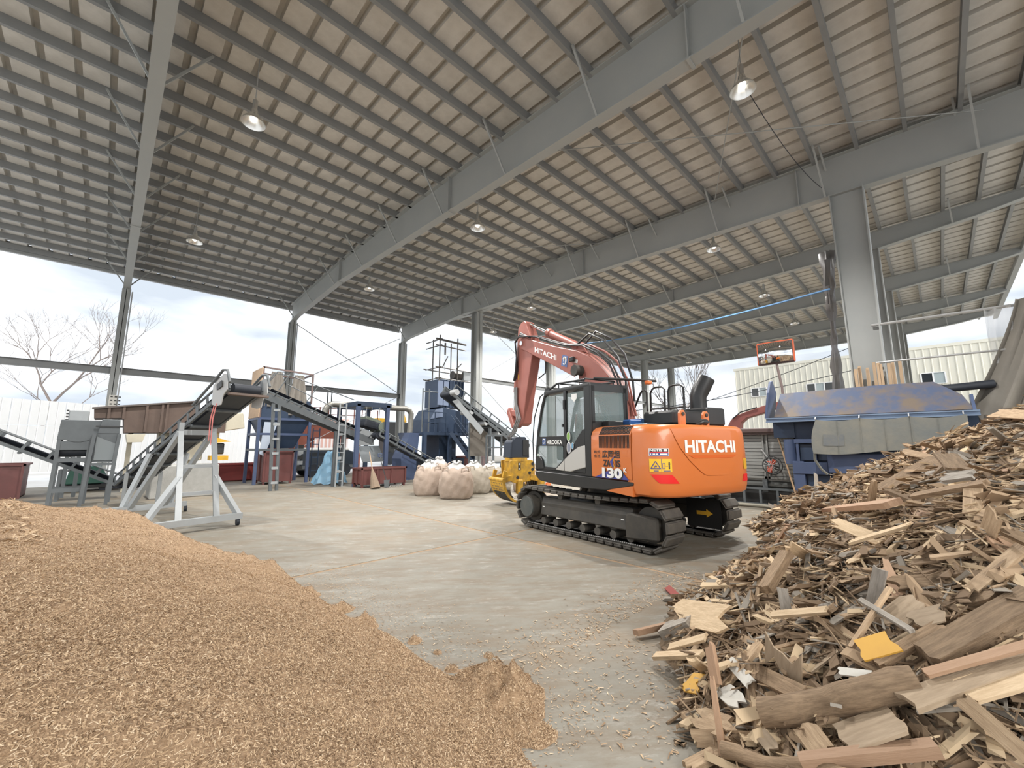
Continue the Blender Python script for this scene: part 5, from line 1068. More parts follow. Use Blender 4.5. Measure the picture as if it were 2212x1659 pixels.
MB().grid([[Vector(P[j][i])+Vector((-.008,0,0)) for i in range(3,11)] for j in range(5,10)]).build('apron_patch',mat('blue_grey_patch',(.13,.15,.17),(.19,.19,.17),rough=.9,scale=9),SD,smooth=True)
MB().tube([(12.56,2.2,1.55),(12.6,2.22,1.35),(12.68,2.12,1.12),(12.74,2.02,1.0)],.03,6).build('apron_edge_fold',apr,SD,smooth=True)
for a in (0,.33,.66,.98): MB().tube([(12.55,2.12-2.55*a,2.33),(12.62,2.12-2.55*a,2.4)],.012,5).build('apron_tie',galv,SD)
# corrugated hose at the right of the hopper
q=MB(); 
MB().tube([(13.6,-.1,2.98),(13.75,-.4,3.0),(13.85,-.95,3.04)],.09,12).build('rubber_hose',rubber,SD,smooth=True)
# grey control booth
BO_=thing('control_booth','grey control booth with ribbed shutter doors and a brown roof edge','booth'); gsh=mat('booth_grey',(.27,.275,.265),(.24,.245,.235),rough=.5); dkb=mat('brown_roof_trim',(.10,.065,.06),rough=.5)
MB().bb((13.45,6.2,.72),(14.9,2.72,2.02)).build('booth_wall',gsh,BO_)
for (ya,yb) in ((6.1,5.3),(5.2,4.45),(4.35,3.52),(3.46,2.78)):
    fr=MB(); fr.bb((13.38,ya,.78),(13.46,ya-.04,2.0)); fr.bb((13.38,yb+.04,.78),(13.46,yb,2.0)); fr.bb((13.38,ya,.78),(13.46,yb,.84)); D=fr.build('shutter_door',gsh,BO_)
    for i in range(12): MB().bb((13.41,ya-.05,.86+i*.095),(13.45,yb+.05,.94+i*.095)).build('slat',gsh,D)
MB().bb((13.25,6.4,2.0),(15.0,2.72,2.06)).build('soffit',dkb,BO_); MB().bb((13.2,6.4,2.05),(15.05,2.66,2.18)).build('roof_edge',dkb,BO_,bevel=.02)
MB().bb((13.4,6.2,.5),(14.8,2.75,.72)).build('tank_skirt',mat('dark_grey_tank',(.10,.105,.10),rough=.5),BO_,bevel=.08)
for i in range(9): y=2.85+i*.42; MB().bar((13.35,y,.05),(13.35,y,.52),.06,.06).build('base_post',conv_grey,BO_)
for z in (.07,.5): MB().bar((13.35,2.78,z),(13.35,6.2,z),.07,.06).build('base_rail',conv_grey,BO_)
MB().bb((13.5,6.2,.0),(14.7,2.8,.5)).build('underframe',blackp,BO_)
MB().bb((13.36,3.62,.42),(13.44,3.5,.76)).build('bracket',conv_grey,BO_)

tag(MB().tube([(13.1,6.3,.05),(13.05,5.0,.05),(13.12,3.6,.06),(13.0,2.85,.05)],.045,8).build('floor_hose',mat('pale_hose',(.35,.33,.27),rough=.6),smooth=True),'pale hose lying on the floor along the booth','hose')
FN=thing('industrial_fan','orange industrial fan in a round wire guard on the booth','fan',(13.2,3.3,1.15)); fo=mat('fan_orange',(.62,.10,.05),rough=.4)
for x in (0,-.14): MB().tube(arc((x,0,0),.24 if x==0 else .2,0,2*PI,28,(0,1,0)),.012,6).build('guard_ring',blackp,FN,smooth=True)
for i in range(14): a=2*PI*i/14; MB().tube([(-.16,.03*math.cos(a),.03*math.sin(a)),(-.14,.2*math.cos(a),.2*math.sin(a)),(0,.24*math.cos(a),.24*math.sin(a))],.005,4).build('guard_wire',galv,FN)
MB().tube([(.0,.03,.0),(.12,.03,.0)],.07,12).build('motor',fo,FN,smooth=True); MB().bb((-.02,.02,-.2),(.06,.13,.12)).build('control_box',fo,FN,bevel=.02)
for i in range(4): a=2*PI*i/4+.4; MB().box((-.07,.1*math.cos(a),.1*math.sin(a)),(.02,.16,.1),Matrix.Rotation(a,3,'X')@Matrix.Rotation(.4,3,'Y')).build('blade',fo if i%2 else blackp,FN)
MB().bar((.14,.03,.05),(.15,.28,.45),.03,.03).build('mounting_arm',galv,FN)
tag(MB().tube([(12.7,2.67,0.24),(12.9,2.87,1.06),(13.2,3.05,1.66),(13.3,3.16,2.04)],.022,7).build('wooden_pole',mat('worn_wood_pole',(.40,.26,.15),(.3,.2,.12),rough=.7,scale=8),smooth=True),'slightly bent wooden pole leaning against the booth','pole')
# traffic mirror
MR=thing('traffic_mirror','rectangular convex traffic mirror with an orange rim on a pole above the booth','mirror',(14.0,3.18,0)); mrm=mat('mirror_silver',(.8,.8,.8),rough=.02,metal=1)
P=[[(-.10+.12*(a*a+.6*b*b),-a*.44,4.44+b*.3) for a in np.linspace(-1,1,13)] for b in np.linspace(-1,1,9)]
MB().grid(P).build('mirror_face',mrm,MR,smooth=True)
rim=mat('mirror_rim_orange',(.72,.15,.06),rough=.5)
for a,b,m_ in (((.08,-.46,4.76),(.08,.46,4.76),rim),((.1,.46,4.76),(.1,.46,4.12),rim),((.1,-.46,4.76),(.1,-.46,4.12),rim),((.1,-.46,4.12),(.1,.46,4.12),dkb)): MB().bar(a,b,.05,.05).build('rim',m_,MR)
MB().bb((.05,-.45,4.13),(.1,.45,4.75)).build('backing',dkb,MR); MB().tube([(.12,.02,4.3),(.12,-.08,3.4),(.12,-.08,2.18)],.035,8).build('pole',mat('pole_brown_grey',(.2,.15,.14),rough=.6),MR)
# stacked planks against the thick column
rd=random.Random(3)
for i in range(12):
    y=(1.36-.068*i) if i<5 else (.98-.078*(i-5)); h=3.68+rd.uniform(-.06,.1)
    o=MB().box((0,0,h/2),(.03,.062,h)).build('timber_plank',mat('fresh_timber',(.50,.36,.23),(.42,.29,.18),rough=.7,scale=6,stretch=(6,6,.6),objvar=.12)); o.location=(13.62,y,0); o.rotation_euler=(R(rd.uniform(-.8,.8)),R(2.0),0)
    tag(o,'%s upright timber plank from the left, bundle %s the thick column'%(['first','second','third','fourth','fifth','sixth','seventh'][i if i<5 else i-5],'in front of' if i<5 else 'right of'),'plank','planks left of the thick column' if i<5 else 'planks right of the thick column')
# pipes, tarp and vinyl
tag(MB().tube([(14.0,.95,4.79),(14.0,-3.2,4.72)],.035,8).build('curtain_pipe',galv),'upper grey curtain pipe from the thick column to the hanging tarp','pipe')
tag(MB().tube([(13.95,.95,3.79),(13.95,-1.6,3.78)],.025,8).build('curtain_pipe',galv),'lower grey pipe crossing in front of the cream building at the right','pipe')
tarpm=mat('grey_beige_tarp',(.26,.24,.205),(.20,.185,.16),rough=.85,scale=2,bump=.15,bscale=6)
P=[]
for j in range(25):
    f=j/24; z=4.85-f*4.75; yl=-1.45+1.05*min(1,(f/.55))**1.2 if f<.55 else -.40-.25*(f-.55)
    row=[]
    for i in range(61):
        a=i/60; y=yl+(-3.4-yl)*a; row.append((13.85+(.09+.1*f)*math.sin(a*26+1.5*f)*(.5+.5*f)+.05*math.sin(a*61),y,z))
    P.append(row)
tag(MB().grid(P).build('hanging_tarp',tarpm,smooth=True),'grey beige tarp hanging in heavy folds at the right edge above the debris','tarp')
def vinylmat(name,al,tint):
    m=bpy.data.materials.new(name); m.use_nodes=True; p=m.node_tree.nodes['Principled BSDF']; p.inputs['Base Color'].default_value=tint; p.inputs['Alpha'].default_value=al; p.inputs['Roughness'].default_value=.3; return m
vin=vinylmat('clear_vinyl',.16,(.75,.78,.82,1)); vin2=vinylmat('cloudy_vinyl',.55,(.5,.5,.49,1))
def sheet(label,p,u,w,h,amp,m,nu=40,nv=20,name='vinyl_curtain',seed=1):
    rd=random.Random(seed); p=Vector(p);u=Vector(u).normalized(); nn=Vector((-u.y,u.x,0)); P=[]
    ph=[(rd.uniform(4,14),rd.uniform(-6,6),rd.uniform(0,6)) for _ in range(4)]
    for j in range(nv+1):
        f=j/nv; P.append([p+u*(w*i/nu)+Vector((0,0,-h*f))+nn*(amp*sum(math.sin(a*i/nu*2+b*f+c)/(1+k) for k,(a,b,c) in enumerate(ph))) for i in range(nu+1)])
    return tag(MB().grid(P).build(name,m,smooth=True),label,'curtain')
sheet('clear creased vinyl sheet closing the far end of the hall',(39.3,16.6,8.9),(0,-1,0),14.6,8.6,.12,vin,seed=2)
sheet('clear vinyl sheet hanging in the far bay behind the excavator arm',(15.0,17.86,5.3),(1,0,0),5.4,5.2,.08,vin,seed=3)
sheet('clear vinyl sheet in the far bay behind the excavator boom',(21.2,17.86,5.3),(1,0,0),5.7,5.2,.08,vin,seed=4)
sheet('cloudy vinyl flap hanging beside the tarp at the right edge',(13.98,-.98,4.74),(0,-1,0),.62,1.25,.05,vin2,20,10,seed=5)
netm=vinylmat('dark_net',.75,(.10,.09,.085,1))
P=[]
for j in range(17):
    f=j/16; z=7.2-4.1*f; r=.05+.16*abs(f-.58)**.8+.02*math.sin(j*2.1)
    P.append([(14.35+r*math.cos(2*PI*i/14)*(1+.3*math.sin(3*i+j)),1.78+.1*(f-.5)+r*math.sin(2*PI*i/14)*(1+.3*math.sin(2*i-j)),z) for i in range(15)])
tag(MB().grid(P).build('gathered_net',netm,smooth=True),'dark net gathered and tied beside the thick right column','net')
cable((35.78,26.59,4.86),(41.05,3.98,7.51),'overhead power line sagging in front of the cream building',.6,.03,rubber,'power_line','cable')
cable((39.75,22.9,3.99),(38.3,3.54,8.9),'second overhead line running up to the thick column',.4,.025,rubber,'power_line','cable')
cable((14.1,1.6,9.0),(8.31,1.99,8.8),'thin cord hanging from the roof near the upper right lamp',.3,.008,rubber,'cord','cord')
# red excavator behind the booth
E2=thing('red_excavator','faded red excavator boom showing between the booth and the shredder hopper','excavator',(0,0,0)); dr=mat('dull_red_boom',(.22,.065,.055),(.18,.06,.05),rough=.5)
bp2=[(17.5,5.87,2.31),(17.5,5.68,2.67),(17.5,5.46,2.84),(17.5,5.09,2.98),(17.5,4.2,3.26),(17.5,3.87,3.3),(17.5,3.89,3.1),(17.5,4.66,2.85),(17.5,5.11,2.73),(17.5,5.32,2.55),(17.5,5.39,2.23)]
MB().prism([(p[1],p[2]) for p in bp2],(17.5,0,0),(0,1,0),(0,0,1),(.35,0,0)).build('boom',dr,E2,bevel=.02)
MB().tube([(17.45,5.59,2.72),(17.45,5.27,2.97),(17.45,4.7,3.11)],.025,6).build('hose',hose,E2,smooth=True)
a=bp2[0]; MB().bb((16.6,a[1]-.2,.8),(18.8,a[1]+2.2,1.9)).build('house',dr,E2,bevel=.08); 
for x in (16.6,18.4): MB().bb((x,a[1]-.8,0),(x+.45,a[1]+2.4,.75)).build('track',trk,E2,bevel=.2,bseg=3)

# ---------------- sawdust heap
def sd_poly(px,py,poly):
    d=np.full(px.shape,1e9); ins=np.zeros(px.shape,bool); n=len(poly)
    for i in range(n):
        ax,ay=poly[i]; bx,by=poly[(i+1)%n]; ex,ey=bx-ax,by-ay
        t=np.clip(((px-ax)*ex+(py-ay)*ey)/(ex*ex+ey*ey),0,1); d=np.minimum(d,np.hypot(px-ax-t*ex,py-ay-t*ey))
        c=((ay>py)!=(by>py)); xi=(bx-ax)*(py-ay)/((by-ay) if by!=ay else 1e-9)+ax; ins^=c&(px<xi)
    return np.where(ins,d,-d)
def vnoise(x,y,f,seed):
    r=np.random.default_rng(seed).random((64,64)); xf=x*f+100;yf=y*f+100; xi=np.floor(xf).astype(int);yi=np.floor(yf).astype(int); u=xf-xi;v=yf-yi; u=u*u*(3-2*u);v=v*v*(3-2*v)
    g=lambda a,b:r[a%64,b%64]
    return (g(xi,yi)*(1-u)+g(xi+1,yi)*u)*(1-v)+(g(xi,yi+1)*(1-u)+g(xi+1,yi+1)*u)*v-.5
SP=[(1.8,.8),(1.82,1.7),(1.95,2.4),(2.0,3.5),(1.93,4.9),(1.85,6.0),(1.68,7.4),(1.4,8.8),(1.0,10.0),(.4,10.9),(-.6,11.2),(-2.5,11.0),(-4.5,9),(-5,5),(-4,1.5),(-1.5,.5),(.2,.35),(1.3,.4)]
bumps=[(2.12,2.42,.2,.16),(2.22,2.22,.12,.10),(2.05,2.12,.16,.09),(2.0,1.9,.12,.06),(1.95,4.55,.09,.09),(1.98,4.1,.08,.08),(1.97,3.95,.06,.07),(1.86,5.2,.08,.07),(1.55,5.6,.18,.07),(1.5,6.6,.2,.09),(2.12,3.4,.05,.05),(2.15,3.1,.04,.04),(2.08,2.8,.05,.04),(2.42,2.75,.04,.04),(.25,8.9,.55,.14),(-.9,7.6,.5,.05),(1.25,7.6,.3,.08)]
def hs(x,y):
    d=sd_poly(x,y,SP)+.12*vnoise(x,y,2.2,1); h=np.where(d>0,1.1*np.tanh(.56*d/1.1),d*.5)
    h=h+np.where(d>0,1,.0)*(.16*vnoise(x,y,1.3,2)+.06*vnoise(x,y,4.2,3)+.03*vnoise(x,y,13,4)+.07*np.clip(vnoise(x,y,7,14)-.12,0,1)*np.clip(1.4-d,0,1))*np.clip(d*4,0,1)
    for bx,by,r,a in bumps: h=np.maximum(h,-.2)+0; q=a*np.exp(-((x-bx)**2+(y-by)**2)/r**2)*(1+.9*vnoise(x,y,18,5)); h=np.where(h>0,h+q,np.maximum(h,q-.012))
    return h
gx=np.arange(-2.6,2.75,.03); gy=np.arange(.3,11.4,.03); XX,YY=np.meshgrid(gx,gy,indexing='ij'); HH=hs(XX,YY)
def heap_mesh(name,XX,YY,HH):
    nx,ny=XX.shape; vs=np.stack([XX,YY,np.maximum(HH,-.01)],-1).reshape(-1,3)
    idx=np.arange(nx*ny).reshape(nx,ny); ok=(np.maximum.reduce([HH[:-1,:-1],HH[1:,:-1],HH[:-1,1:],HH[1:,1:]])>0)
    f=np.stack([idx[:-1,:-1],idx[1:,:-1],idx[1:,1:],idx[:-1,1:]],-1)[ok]
    u,inv=np.unique(f,return_inverse=True); me=bpy.data.meshes.new(name); fast_mesh(me,vs[u],inv.reshape(-1,4)); return me
def fast_mesh(me,v,f,mi=None,smooth=True):
    v=np.asarray(v,np.float32); f=np.asarray(f,np.int32); k=f.shape[1]
    me.vertices.add(len(v)); me.vertices.foreach_set('co',v.ravel()); me.loops.add(f.size); me.loops.foreach_set('vertex_index',f.ravel())
    me.polygons.add(len(f)); me.polygons.foreach_set('loop_start',np.arange(0,f.size,k,dtype=np.int32)); 
    if mi is not None: me.polygons.foreach_set('material_index',np.asarray(mi,np.int32))
    me.polygons.foreach_set('use_smooth',np.full(len(f),smooth)); me.update(calc_edges=True)
sawm=mat('sawdust_surface',(.27,.175,.10),(.48,.34,.215),rough=.95,scale=26,contrast=.55,bump=.5,bscale=90)
sh_=obj('sawdust_heap',heap_mesh('sawdust_heap',XX,YY,HH),sawm); tag(sh_,'large heap of golden brown sawdust and fine wood chips in the left foreground','sawdust heap',kind='stuff')
chipm=[mat('chip_pale',(.54,.395,.25),rough=.85),mat('chip_tan',(.40,.275,.165),rough=.9),mat('chip_brown',(.27,.175,.10),rough=.9),mat('chip_light',(.66,.52,.36),rough=.8)]
def chips(name,N,pts,hfun,L,Wd,seed,par,lift=.004,tilt=.5):
    r=np.random.default_rng(seed); x,y=pts; n=len(x); e=.02
    z=hfun(x,y); nx=-(hfun(x+e,y)-z)/e; ny=-(hfun(x,y+e)-z)/e; nn=np.stack([nx,ny,np.ones(n)],-1); nn+=r.normal(0,tilt,(n,3))*np.array([1,1,.3]); nn/=np.linalg.norm(nn,axis=1,keepdims=True)
    a=r.uniform(0,2*PI,n); t=np.stack([np.cos(a),np.sin(a),np.zeros(n)],-1); t-=nn*(t*nn).sum(1,keepdims=True); t/=np.linalg.norm(t,axis=1,keepdims=True); b=np.cross(nn,t)
    ln=(r.uniform(*L,n)*r.uniform(.5,1,n))[:,None]/2; wd=r.uniform(*Wd,n)[:,None]/2; c=np.stack([x,y,z+lift+r.uniform(0,.006,n)],-1)
    v=np.stack([c-t*ln-b*wd,c+t*ln-b*wd*r.uniform(.3,1,(n,1)),c+t*ln+b*wd*r.uniform(.3,1,(n,1)),c-t*ln+b*wd],1).reshape(-1,3)
    me=bpy.data.meshes.new(name); 
    for m_ in chipm: me.materials.append(m_)
    fast_mesh(me,v,np.arange(4*n).reshape(-1,4),r.choice(4,n,p=[.27,.36,.28,.09]),False)
    o=bpy.data.objects.new(name,me); COL.objects.link(o); o.parent=par; o['kind']='stuff'; return o
r=np.random.default_rng(5); N0=1300000; x=r.uniform(-2.2,2.5,N0); y=r.uniform(.6,10,N0); dist=np.hypot(x,y)
vis=(np.arctan2(y,x)<R(100)); pr=np.clip((3.2/np.maximum(dist,1.2))**1.7,0,1); keep=vis&(r.random(N0)<pr); x,y=x[keep],y[keep]; hh=hs(x,y); k=hh>0; x,y=x[k],y[k]
if len(x)>330000: x,y=x[:330000],y[:330000]
chips('wood_chips',0,(x,y),hs,(.009,.025),(.0022,.0055),6,sh_)
x=r.uniform(-1.6,-.2,1400); y=r.uniform(5.2,9.5,1400); kk=(x<-.12*y+.35); chips('coarse_chips',0,(x[kk],y[kk]),hs,(.05,.14),(.008,.02),7,sh_,.012,.35)
x=r.normal(0,1,4000)*.35+2.1; y=r.uniform(1.6,6.5,4000); k=(hs(x,y)<=0); z0=lambda a,b:np.zeros_like(a)
chips('scattered_chips',0,(x[k],y[k]),z0,(.01,.03),(.003,.007),8,sh_,.002,.1)
tag(sh_,kind='stuff')
# sawdust dusting along the floor joints and by the debris
x=r.uniform(2.2,6,3000); y=6.07+r.normal(0,.05,3000); x2=5.6+r.normal(0,.05,3000); y2=r.uniform(5.5,17,3000)
# ---------------- demolition wood pile
def hwood(x,y):
    t=np.clip((x-8)/2.5,0,1); e=2.3+.9*t*t*(3-2*t)
    v=np.stack([.6*(e-y),.62*(.805*(x-2.45)-(y-1.13))/1.28,.62*(x-1.9),.6*(y+6),.9*(12.35-x),np.full_like(x,2.35)]); k=9.0
    return -np.log(np.exp(-k*v).sum(0))/k
def hwn(x,y): 
    h=hwood(x,y); return h+np.where(h>0,1,0)*(.16*vnoise(x,y,1.7,21)+.10*vnoise(x,y,5,22))*np.clip(h*4,0,1)-.09
gx=np.arange(2,12.6,.06); gy=np.arange(-6,3.6,.06); XX,YY=np.meshgrid(gx,gy,indexing='ij'); HH=hwn(XX,YY)
wm=dict(brown=mat('wood_weathered_brown',(.13,.085,.05),(.34,.24,.15),rough=.85,scale=7,stretch=(1.2,9,9),objvar=.22,bump=.3,bscale=20),
 tan=mat('wood_tan',(.27,.18,.105),(.54,.40,.26),rough=.8,scale=7,stretch=(1.2,9,9),objvar=.18,bump=.25,bscale=20),
 grey=mat('wood_grey',(.17,.15,.125),(.38,.345,.30),rough=.85,scale=7,stretch=(1.2,9,9),objvar=.18,bump=.3,bscale=20),
 pale=mat('wood_pale_fresh',(.45,.32,.19),(.70,.545,.365),rough=.8,scale=7,stretch=(1.2,9,9),objvar=.12,bump=.25,bscale=20),
 orange=mat('wood_orange_brown',(.33,.205,.125),(.42,.275,.18),rough=.75,scale=5,stretch=(1.2,9,9),objvar=.15,bump=.2,bscale=20),
 ply=mat('plywood_dull',(.25,.185,.12),(.43,.335,.235),rough=.8,scale=6,stretch=(1,6,6),objvar=.15,bump=.15,bscale=15),
 white=mat('white_painted_board',(.66,.65,.60),(.52,.49,.43),rough=.7,scale=6),yellow=mat('yellow_board',(.64,.36,.05),(.55,.30,.05),rough=.6,scale=4),red=mat('red_painted_stick',(.25,.05,.04),rough=.6))
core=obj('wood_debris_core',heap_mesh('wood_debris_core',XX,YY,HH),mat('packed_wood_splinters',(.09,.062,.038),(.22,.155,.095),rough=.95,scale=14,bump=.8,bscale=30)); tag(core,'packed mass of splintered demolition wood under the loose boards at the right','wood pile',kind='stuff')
def board_mesh(L,Wd,T,seed,jag=.5,taper=0):
    rd=random.Random(seed); n=4; top=[]
    for i in range(n+1): top.append((L/2-rd.random()*jag*Wd*1.5,Wd/2-(Wd*i/n)))
    bot=[(-L/2+rd.random()*jag*Wd*1.5,-Wd/2+Wd*i/n) for i in range(n+1)]
    poly=[(x,y*(1-taper*abs(x/L+.5))) for x,y in top+bot]
    cam_=rd.uniform(-.02,.02)*L
    q=MB(); q.prism(poly,(0,0,-T/2),(1,0,0),(0,1,0),(0,0,T)); return q.mesh('board',bevel=0)
def frame_from(p,q,roll=0,up=None):
    p=Vector(p);q=Vector(q); x=(q-p).normalized(); u=Vector(up) if up else Vector((0,0,1)); y=u.cross(x).normalized(); z=x.cross(y)
    M=Matrix((x,y,z)).transposed(); return M@Matrix.Rotation(roll,3,'X')
def hero(label,cat,name,p,q,Wd,T,m,roll=0,jag=.4,kind='board',seed=1,up=(-.25,.35,.9)):
    p=Vector(p);q=Vector(q); L=(q-p).length
    if kind=='log':
        rd=random.Random(seed); k=9; P=[(-L/2+L*i/k,.012*math.sin(i*1.3+seed),.012*math.cos(i*.9)) for i in range(k+1)]
        me=MB().tube(P,[Wd/2*(1+.06*math.sin(i*2.1+seed)) for i in range(k+1)],12).mesh(name,True)
    else: me=board_mesh(L,Wd,T,seed,jag)
    o=obj(name,me,wm[m]); o.matrix_world=Matrix.Translation((p+q)/2)@frame_from(p,q,roll,up).to_4x4()
    return tag(o,label,cat)
HERO=[
('thick round-edged beam lying across the lower front of the pile','beam','timber_beam',(2.66,0.81,0.28),(2.83,0.19,0.6),0.143,0.140,'brown',0,.15,'log',3),
('wide flat tan plank reaching the right edge above the square plywood','plank','timber_plank',(2.69,0.24,0.55),(3.06,-0.23,0.81),0.113,0.024,'ply',.1,.2,'board',4),
('big square beam sloping up to the right edge','beam','timber_beam',(2.96,0.16,0.67),(3.35,-0.26,0.97),0.122,0.081,'brown',.2,.12,'board',5),
('straight orange brown lumber near the bottom edge','lumber','timber_lumber',(2.37,0.59,0.3),(2.56,0.14,0.48),0.053,0.050,'orange',0,.05,'board',6),
('grey-brown round pole at the bottom of the pile with a knot hole','pole','timber_pole',(2.45,0.95,0.13),(2.38,0.35,0.34),0.073,0.068,'brown',0,.1,'log',7),
('pinkish split plank lying on the floor at the lower left of the pile','plank','timber_plank',(2.34,1.11,0.03),(2.79,0.9,0.1),0.075,0.029,'tan',.15,.3,'board',8),
('square post leaning up at the right edge','post','timber_post',(3.39,-0.03,0.92),(3.75,-0.29,1.16),0.061,0.054,'tan',.3,.08,'board',9),
('large square piece of dull plywood near the bottom right','plywood','plywood_piece',(2.54,0.47,0.37),(2.65,0.25,0.51),0.219,0.013,'ply',-.15,.1,'board',10),
('bright yellow board offcut at the lower left of the pile','board','painted_board',(2.95,1.39,0.13),(2.88,1.19,0.2),0.136,0.012,'yellow',.3,.5,'board',11),
('mustard yellow panel piece in the middle of the pile','board','painted_board',(2.96,0.43,0.62),(3.01,0.27,0.71),0.133,0.009,'yellow',.25,.15,'board',12),
('upright curved triangle of plywood at the front of the pile','plywood','plywood_piece',(2.94,0.78,0.36),(2.86,0.74,0.63),0.211,0.008,'ply',1.2,.5,'board',13),
('clean white painted board slanting down in front','board','painted_board',(3.01,1.1,0.34),(2.82,0.91,0.33),0.068,0.012,'white',.3,.3,'board',14),
('white speckled board lying below the reddish upright stick','board','painted_board',(2.86,1.12,0.24),(2.72,0.93,0.25),0.109,0.011,'white',.1,.4,'board',15),
('short white board lying by the round-edged beam','board','painted_board',(2.85,0.5,0.54),(2.83,0.35,0.58),0.042,0.010,'white',.3,.3,'board',16),
('curled cream slab of torn bark wood at the left of the pile','slab','bark_slab',(3.8,1.83,0.24),(3.32,1.13,0.47),0.222,0.020,'pale',.5,.7,'board',17),
('pink splintered stick pointing left on the floor','stick','timber_stick',(3.54,2.08,0.05),(3.88,1.92,0.07),0.067,0.045,'orange',0,.4,'board',18),
('notched square timber block at the left tip of the pile','block','timber_block',(3.7,1.87,0.07),(3.6,1.56,0.27),0.149,0.100,'grey',0,.05,'board',19),
('dark red painted stick on the floor at the left of the pile','stick','painted_stick',(4.97,2.46,0.03),(4.57,2.08,0.05),0.073,0.030,'red',0,.3,'board',20),
('golden flat board near the left tip of the pile','board','timber_board',(3.33,1.66,0.13),(3.28,1.34,0.32),0.077,0.020,'pale',.1,.15,'board',21),
('pale straight batten below the golden flat board','batten','timber_batten',(3.27,1.75,0.06),(3.18,1.33,0.24),0.069,0.030,'pale',0,.1,'board',22),
('reddish split stick standing on end among the front boards','stick','timber_stick',(2.8,1.1,0.25),(2.9,1.17,0.46),0.052,0.039,'orange',0,.5,'board',23),
('torn orange tan board at the front corner of the pile','board','timber_board',(2.69,1.22,0.1),(2.58,0.9,0.19),0.131,0.017,'tan',.2,.6,'board',24),
('long orange tan batten lying across the upper left of the pile','batten','timber_batten',(8.5,1.43,0.67),(4.49,0.31,1.25),0.123,0.050,'orange',0,.1,'board',25),
('massive dark beam end sticking out at the upper left of the pile','beam','timber_beam',(7.33,0.63,1.05),(8.26,-0.02,1.52),0.279,0.100,'brown',.3,.3,'board',26),
('grey rotten slab in the upper middle of the pile','slab','timber_slab',(4.67,0.04,1.44),(4.47,-0.16,1.5),0.103,0.026,'grey',.2,.5,'board',27),
('long reddish plank edge in the upper middle of the pile','plank','timber_plank',(4.58,0.21,1.3),(4.29,-0.19,1.45),0.068,0.034,'brown',.1,.4,'board',28),
('tilted brown board standing out near the pile top','board','timber_board',(5.26,-0.01,1.63),(4.92,-0.08,1.5),0.155,0.021,'brown',-.5,.2,'board',29),
('pinkish broad splinter at the very top right of the pile','splinter','wood_splinter',(9.57,-0.57,2.18),(8.49,-0.89,2.08),0.162,0.020,'tan',.3,.7,'board',30),
('long curved pale splinter below the upper batten','splinter','wood_splinter',(4.08,0.57,0.97),(4.06,0.2,1.16),0.047,0.020,'pale',0,.8,'board',31),
('flat tan board hanging upright at the right of the pile','board','timber_board',(3.86,-0.13,1.15),(3.74,-0.18,1.33),0.104,0.008,'tan',1.0,.4,'board',32),
('brown squared post lying steeply in the left part of the pile','post','timber_post',(3.76,1.07,0.59),(4.17,0.99,0.82),0.089,0.062,'brown',0,.15,'board',33),
('grey weathered board standing beside the brown post','board','timber_board',(3.5,0.87,0.56),(3.52,0.89,0.72),0.065,0.016,'grey',.9,.2,'board',34),
('cream split plank in the left centre of the pile','plank','timber_plank',(3.4,0.96,0.54),(3.3,0.58,0.7),0.054,0.020,'pale',.2,.5,'board',35),
('grey upright plank in the centre of the pile','plank','timber_plank',(3.41,0.39,0.75),(3.41,0.33,0.98),0.067,0.020,'grey',.9,.15,'board',36),
('long thin grey stick crossing the centre of the pile','stick','timber_stick',(3.25,0.43,0.81),(3.05,0.2,0.76),0.030,0.020,'grey',0,.2,'board',37),
('slim stick crossing under the thin grey stick','stick','timber_stick',(3.02,0.46,0.61),(3.29,0.29,0.9),0.026,0.019,'tan',0,.2,'board',38),
('wide pale plank end at the lower right edge','plank','timber_plank',(2.78,0.06,0.63),(2.94,-0.18,0.75),0.120,0.018,'pale',.2,.2,'board',39),
('tan plank running down from the pale plank at the lower right','plank','timber_plank',(2.74,0.06,0.63),(2.62,-0.12,0.52),0.065,0.016,'tan',.5,.2,'board',40),
('reddish long slat above the wide flat plank','slat','timber_strip',(2.83,0.17,0.65),(3.03,-0.2,0.84),0.042,0.018,'orange',.2,.2,'board',41),
('grey squared board in the middle of the pile above the mustard panel','board','timber_board',(3.14,0.32,0.73),(3.29,0.17,0.87),0.139,0.010,'ply',.3,.4,'board',42),
('dull flat panel right of the thin grey stick','panel','plywood_piece',(3.14,0.22,0.78),(3.17,0.07,0.86),0.108,0.008,'ply',.25,.3,'board',43),
('split beam half hidden beneath the big square beam','beam','timber_beam',(2.92,0.35,0.6),(3.13,0.09,0.8),0.052,0.041,'brown',.4,.4,'board',44),
('torn plywood flap at the bottom beside the square piece','plywood','plywood_piece',(2.62,0.63,0.34),(2.47,0.5,0.31),0.109,0.008,'tan',.3,.5,'board',45),
('brown paper-thin veneer at the bottom left of the round pole','veneer','veneer_piece',(2.6,0.82,0.22),(2.49,0.71,0.22),0.070,0.008,'ply',.1,.5,'board',46),
('long weathered rail under the white speckled board','rail','timber_rail',(2.99,1.01,0.34),(2.73,0.62,0.41),0.090,0.049,'brown',.3,.3,'board',47),
]
for hrec in HERO: hero(*hrec)
tag(obj('wood_offcut',board_mesh(.07,.06,.012,77,.6),wm['brown'],None,(2.54,1.23,0.01)),'small brown offcut lying alone on the floor in front of the pile','offcut')
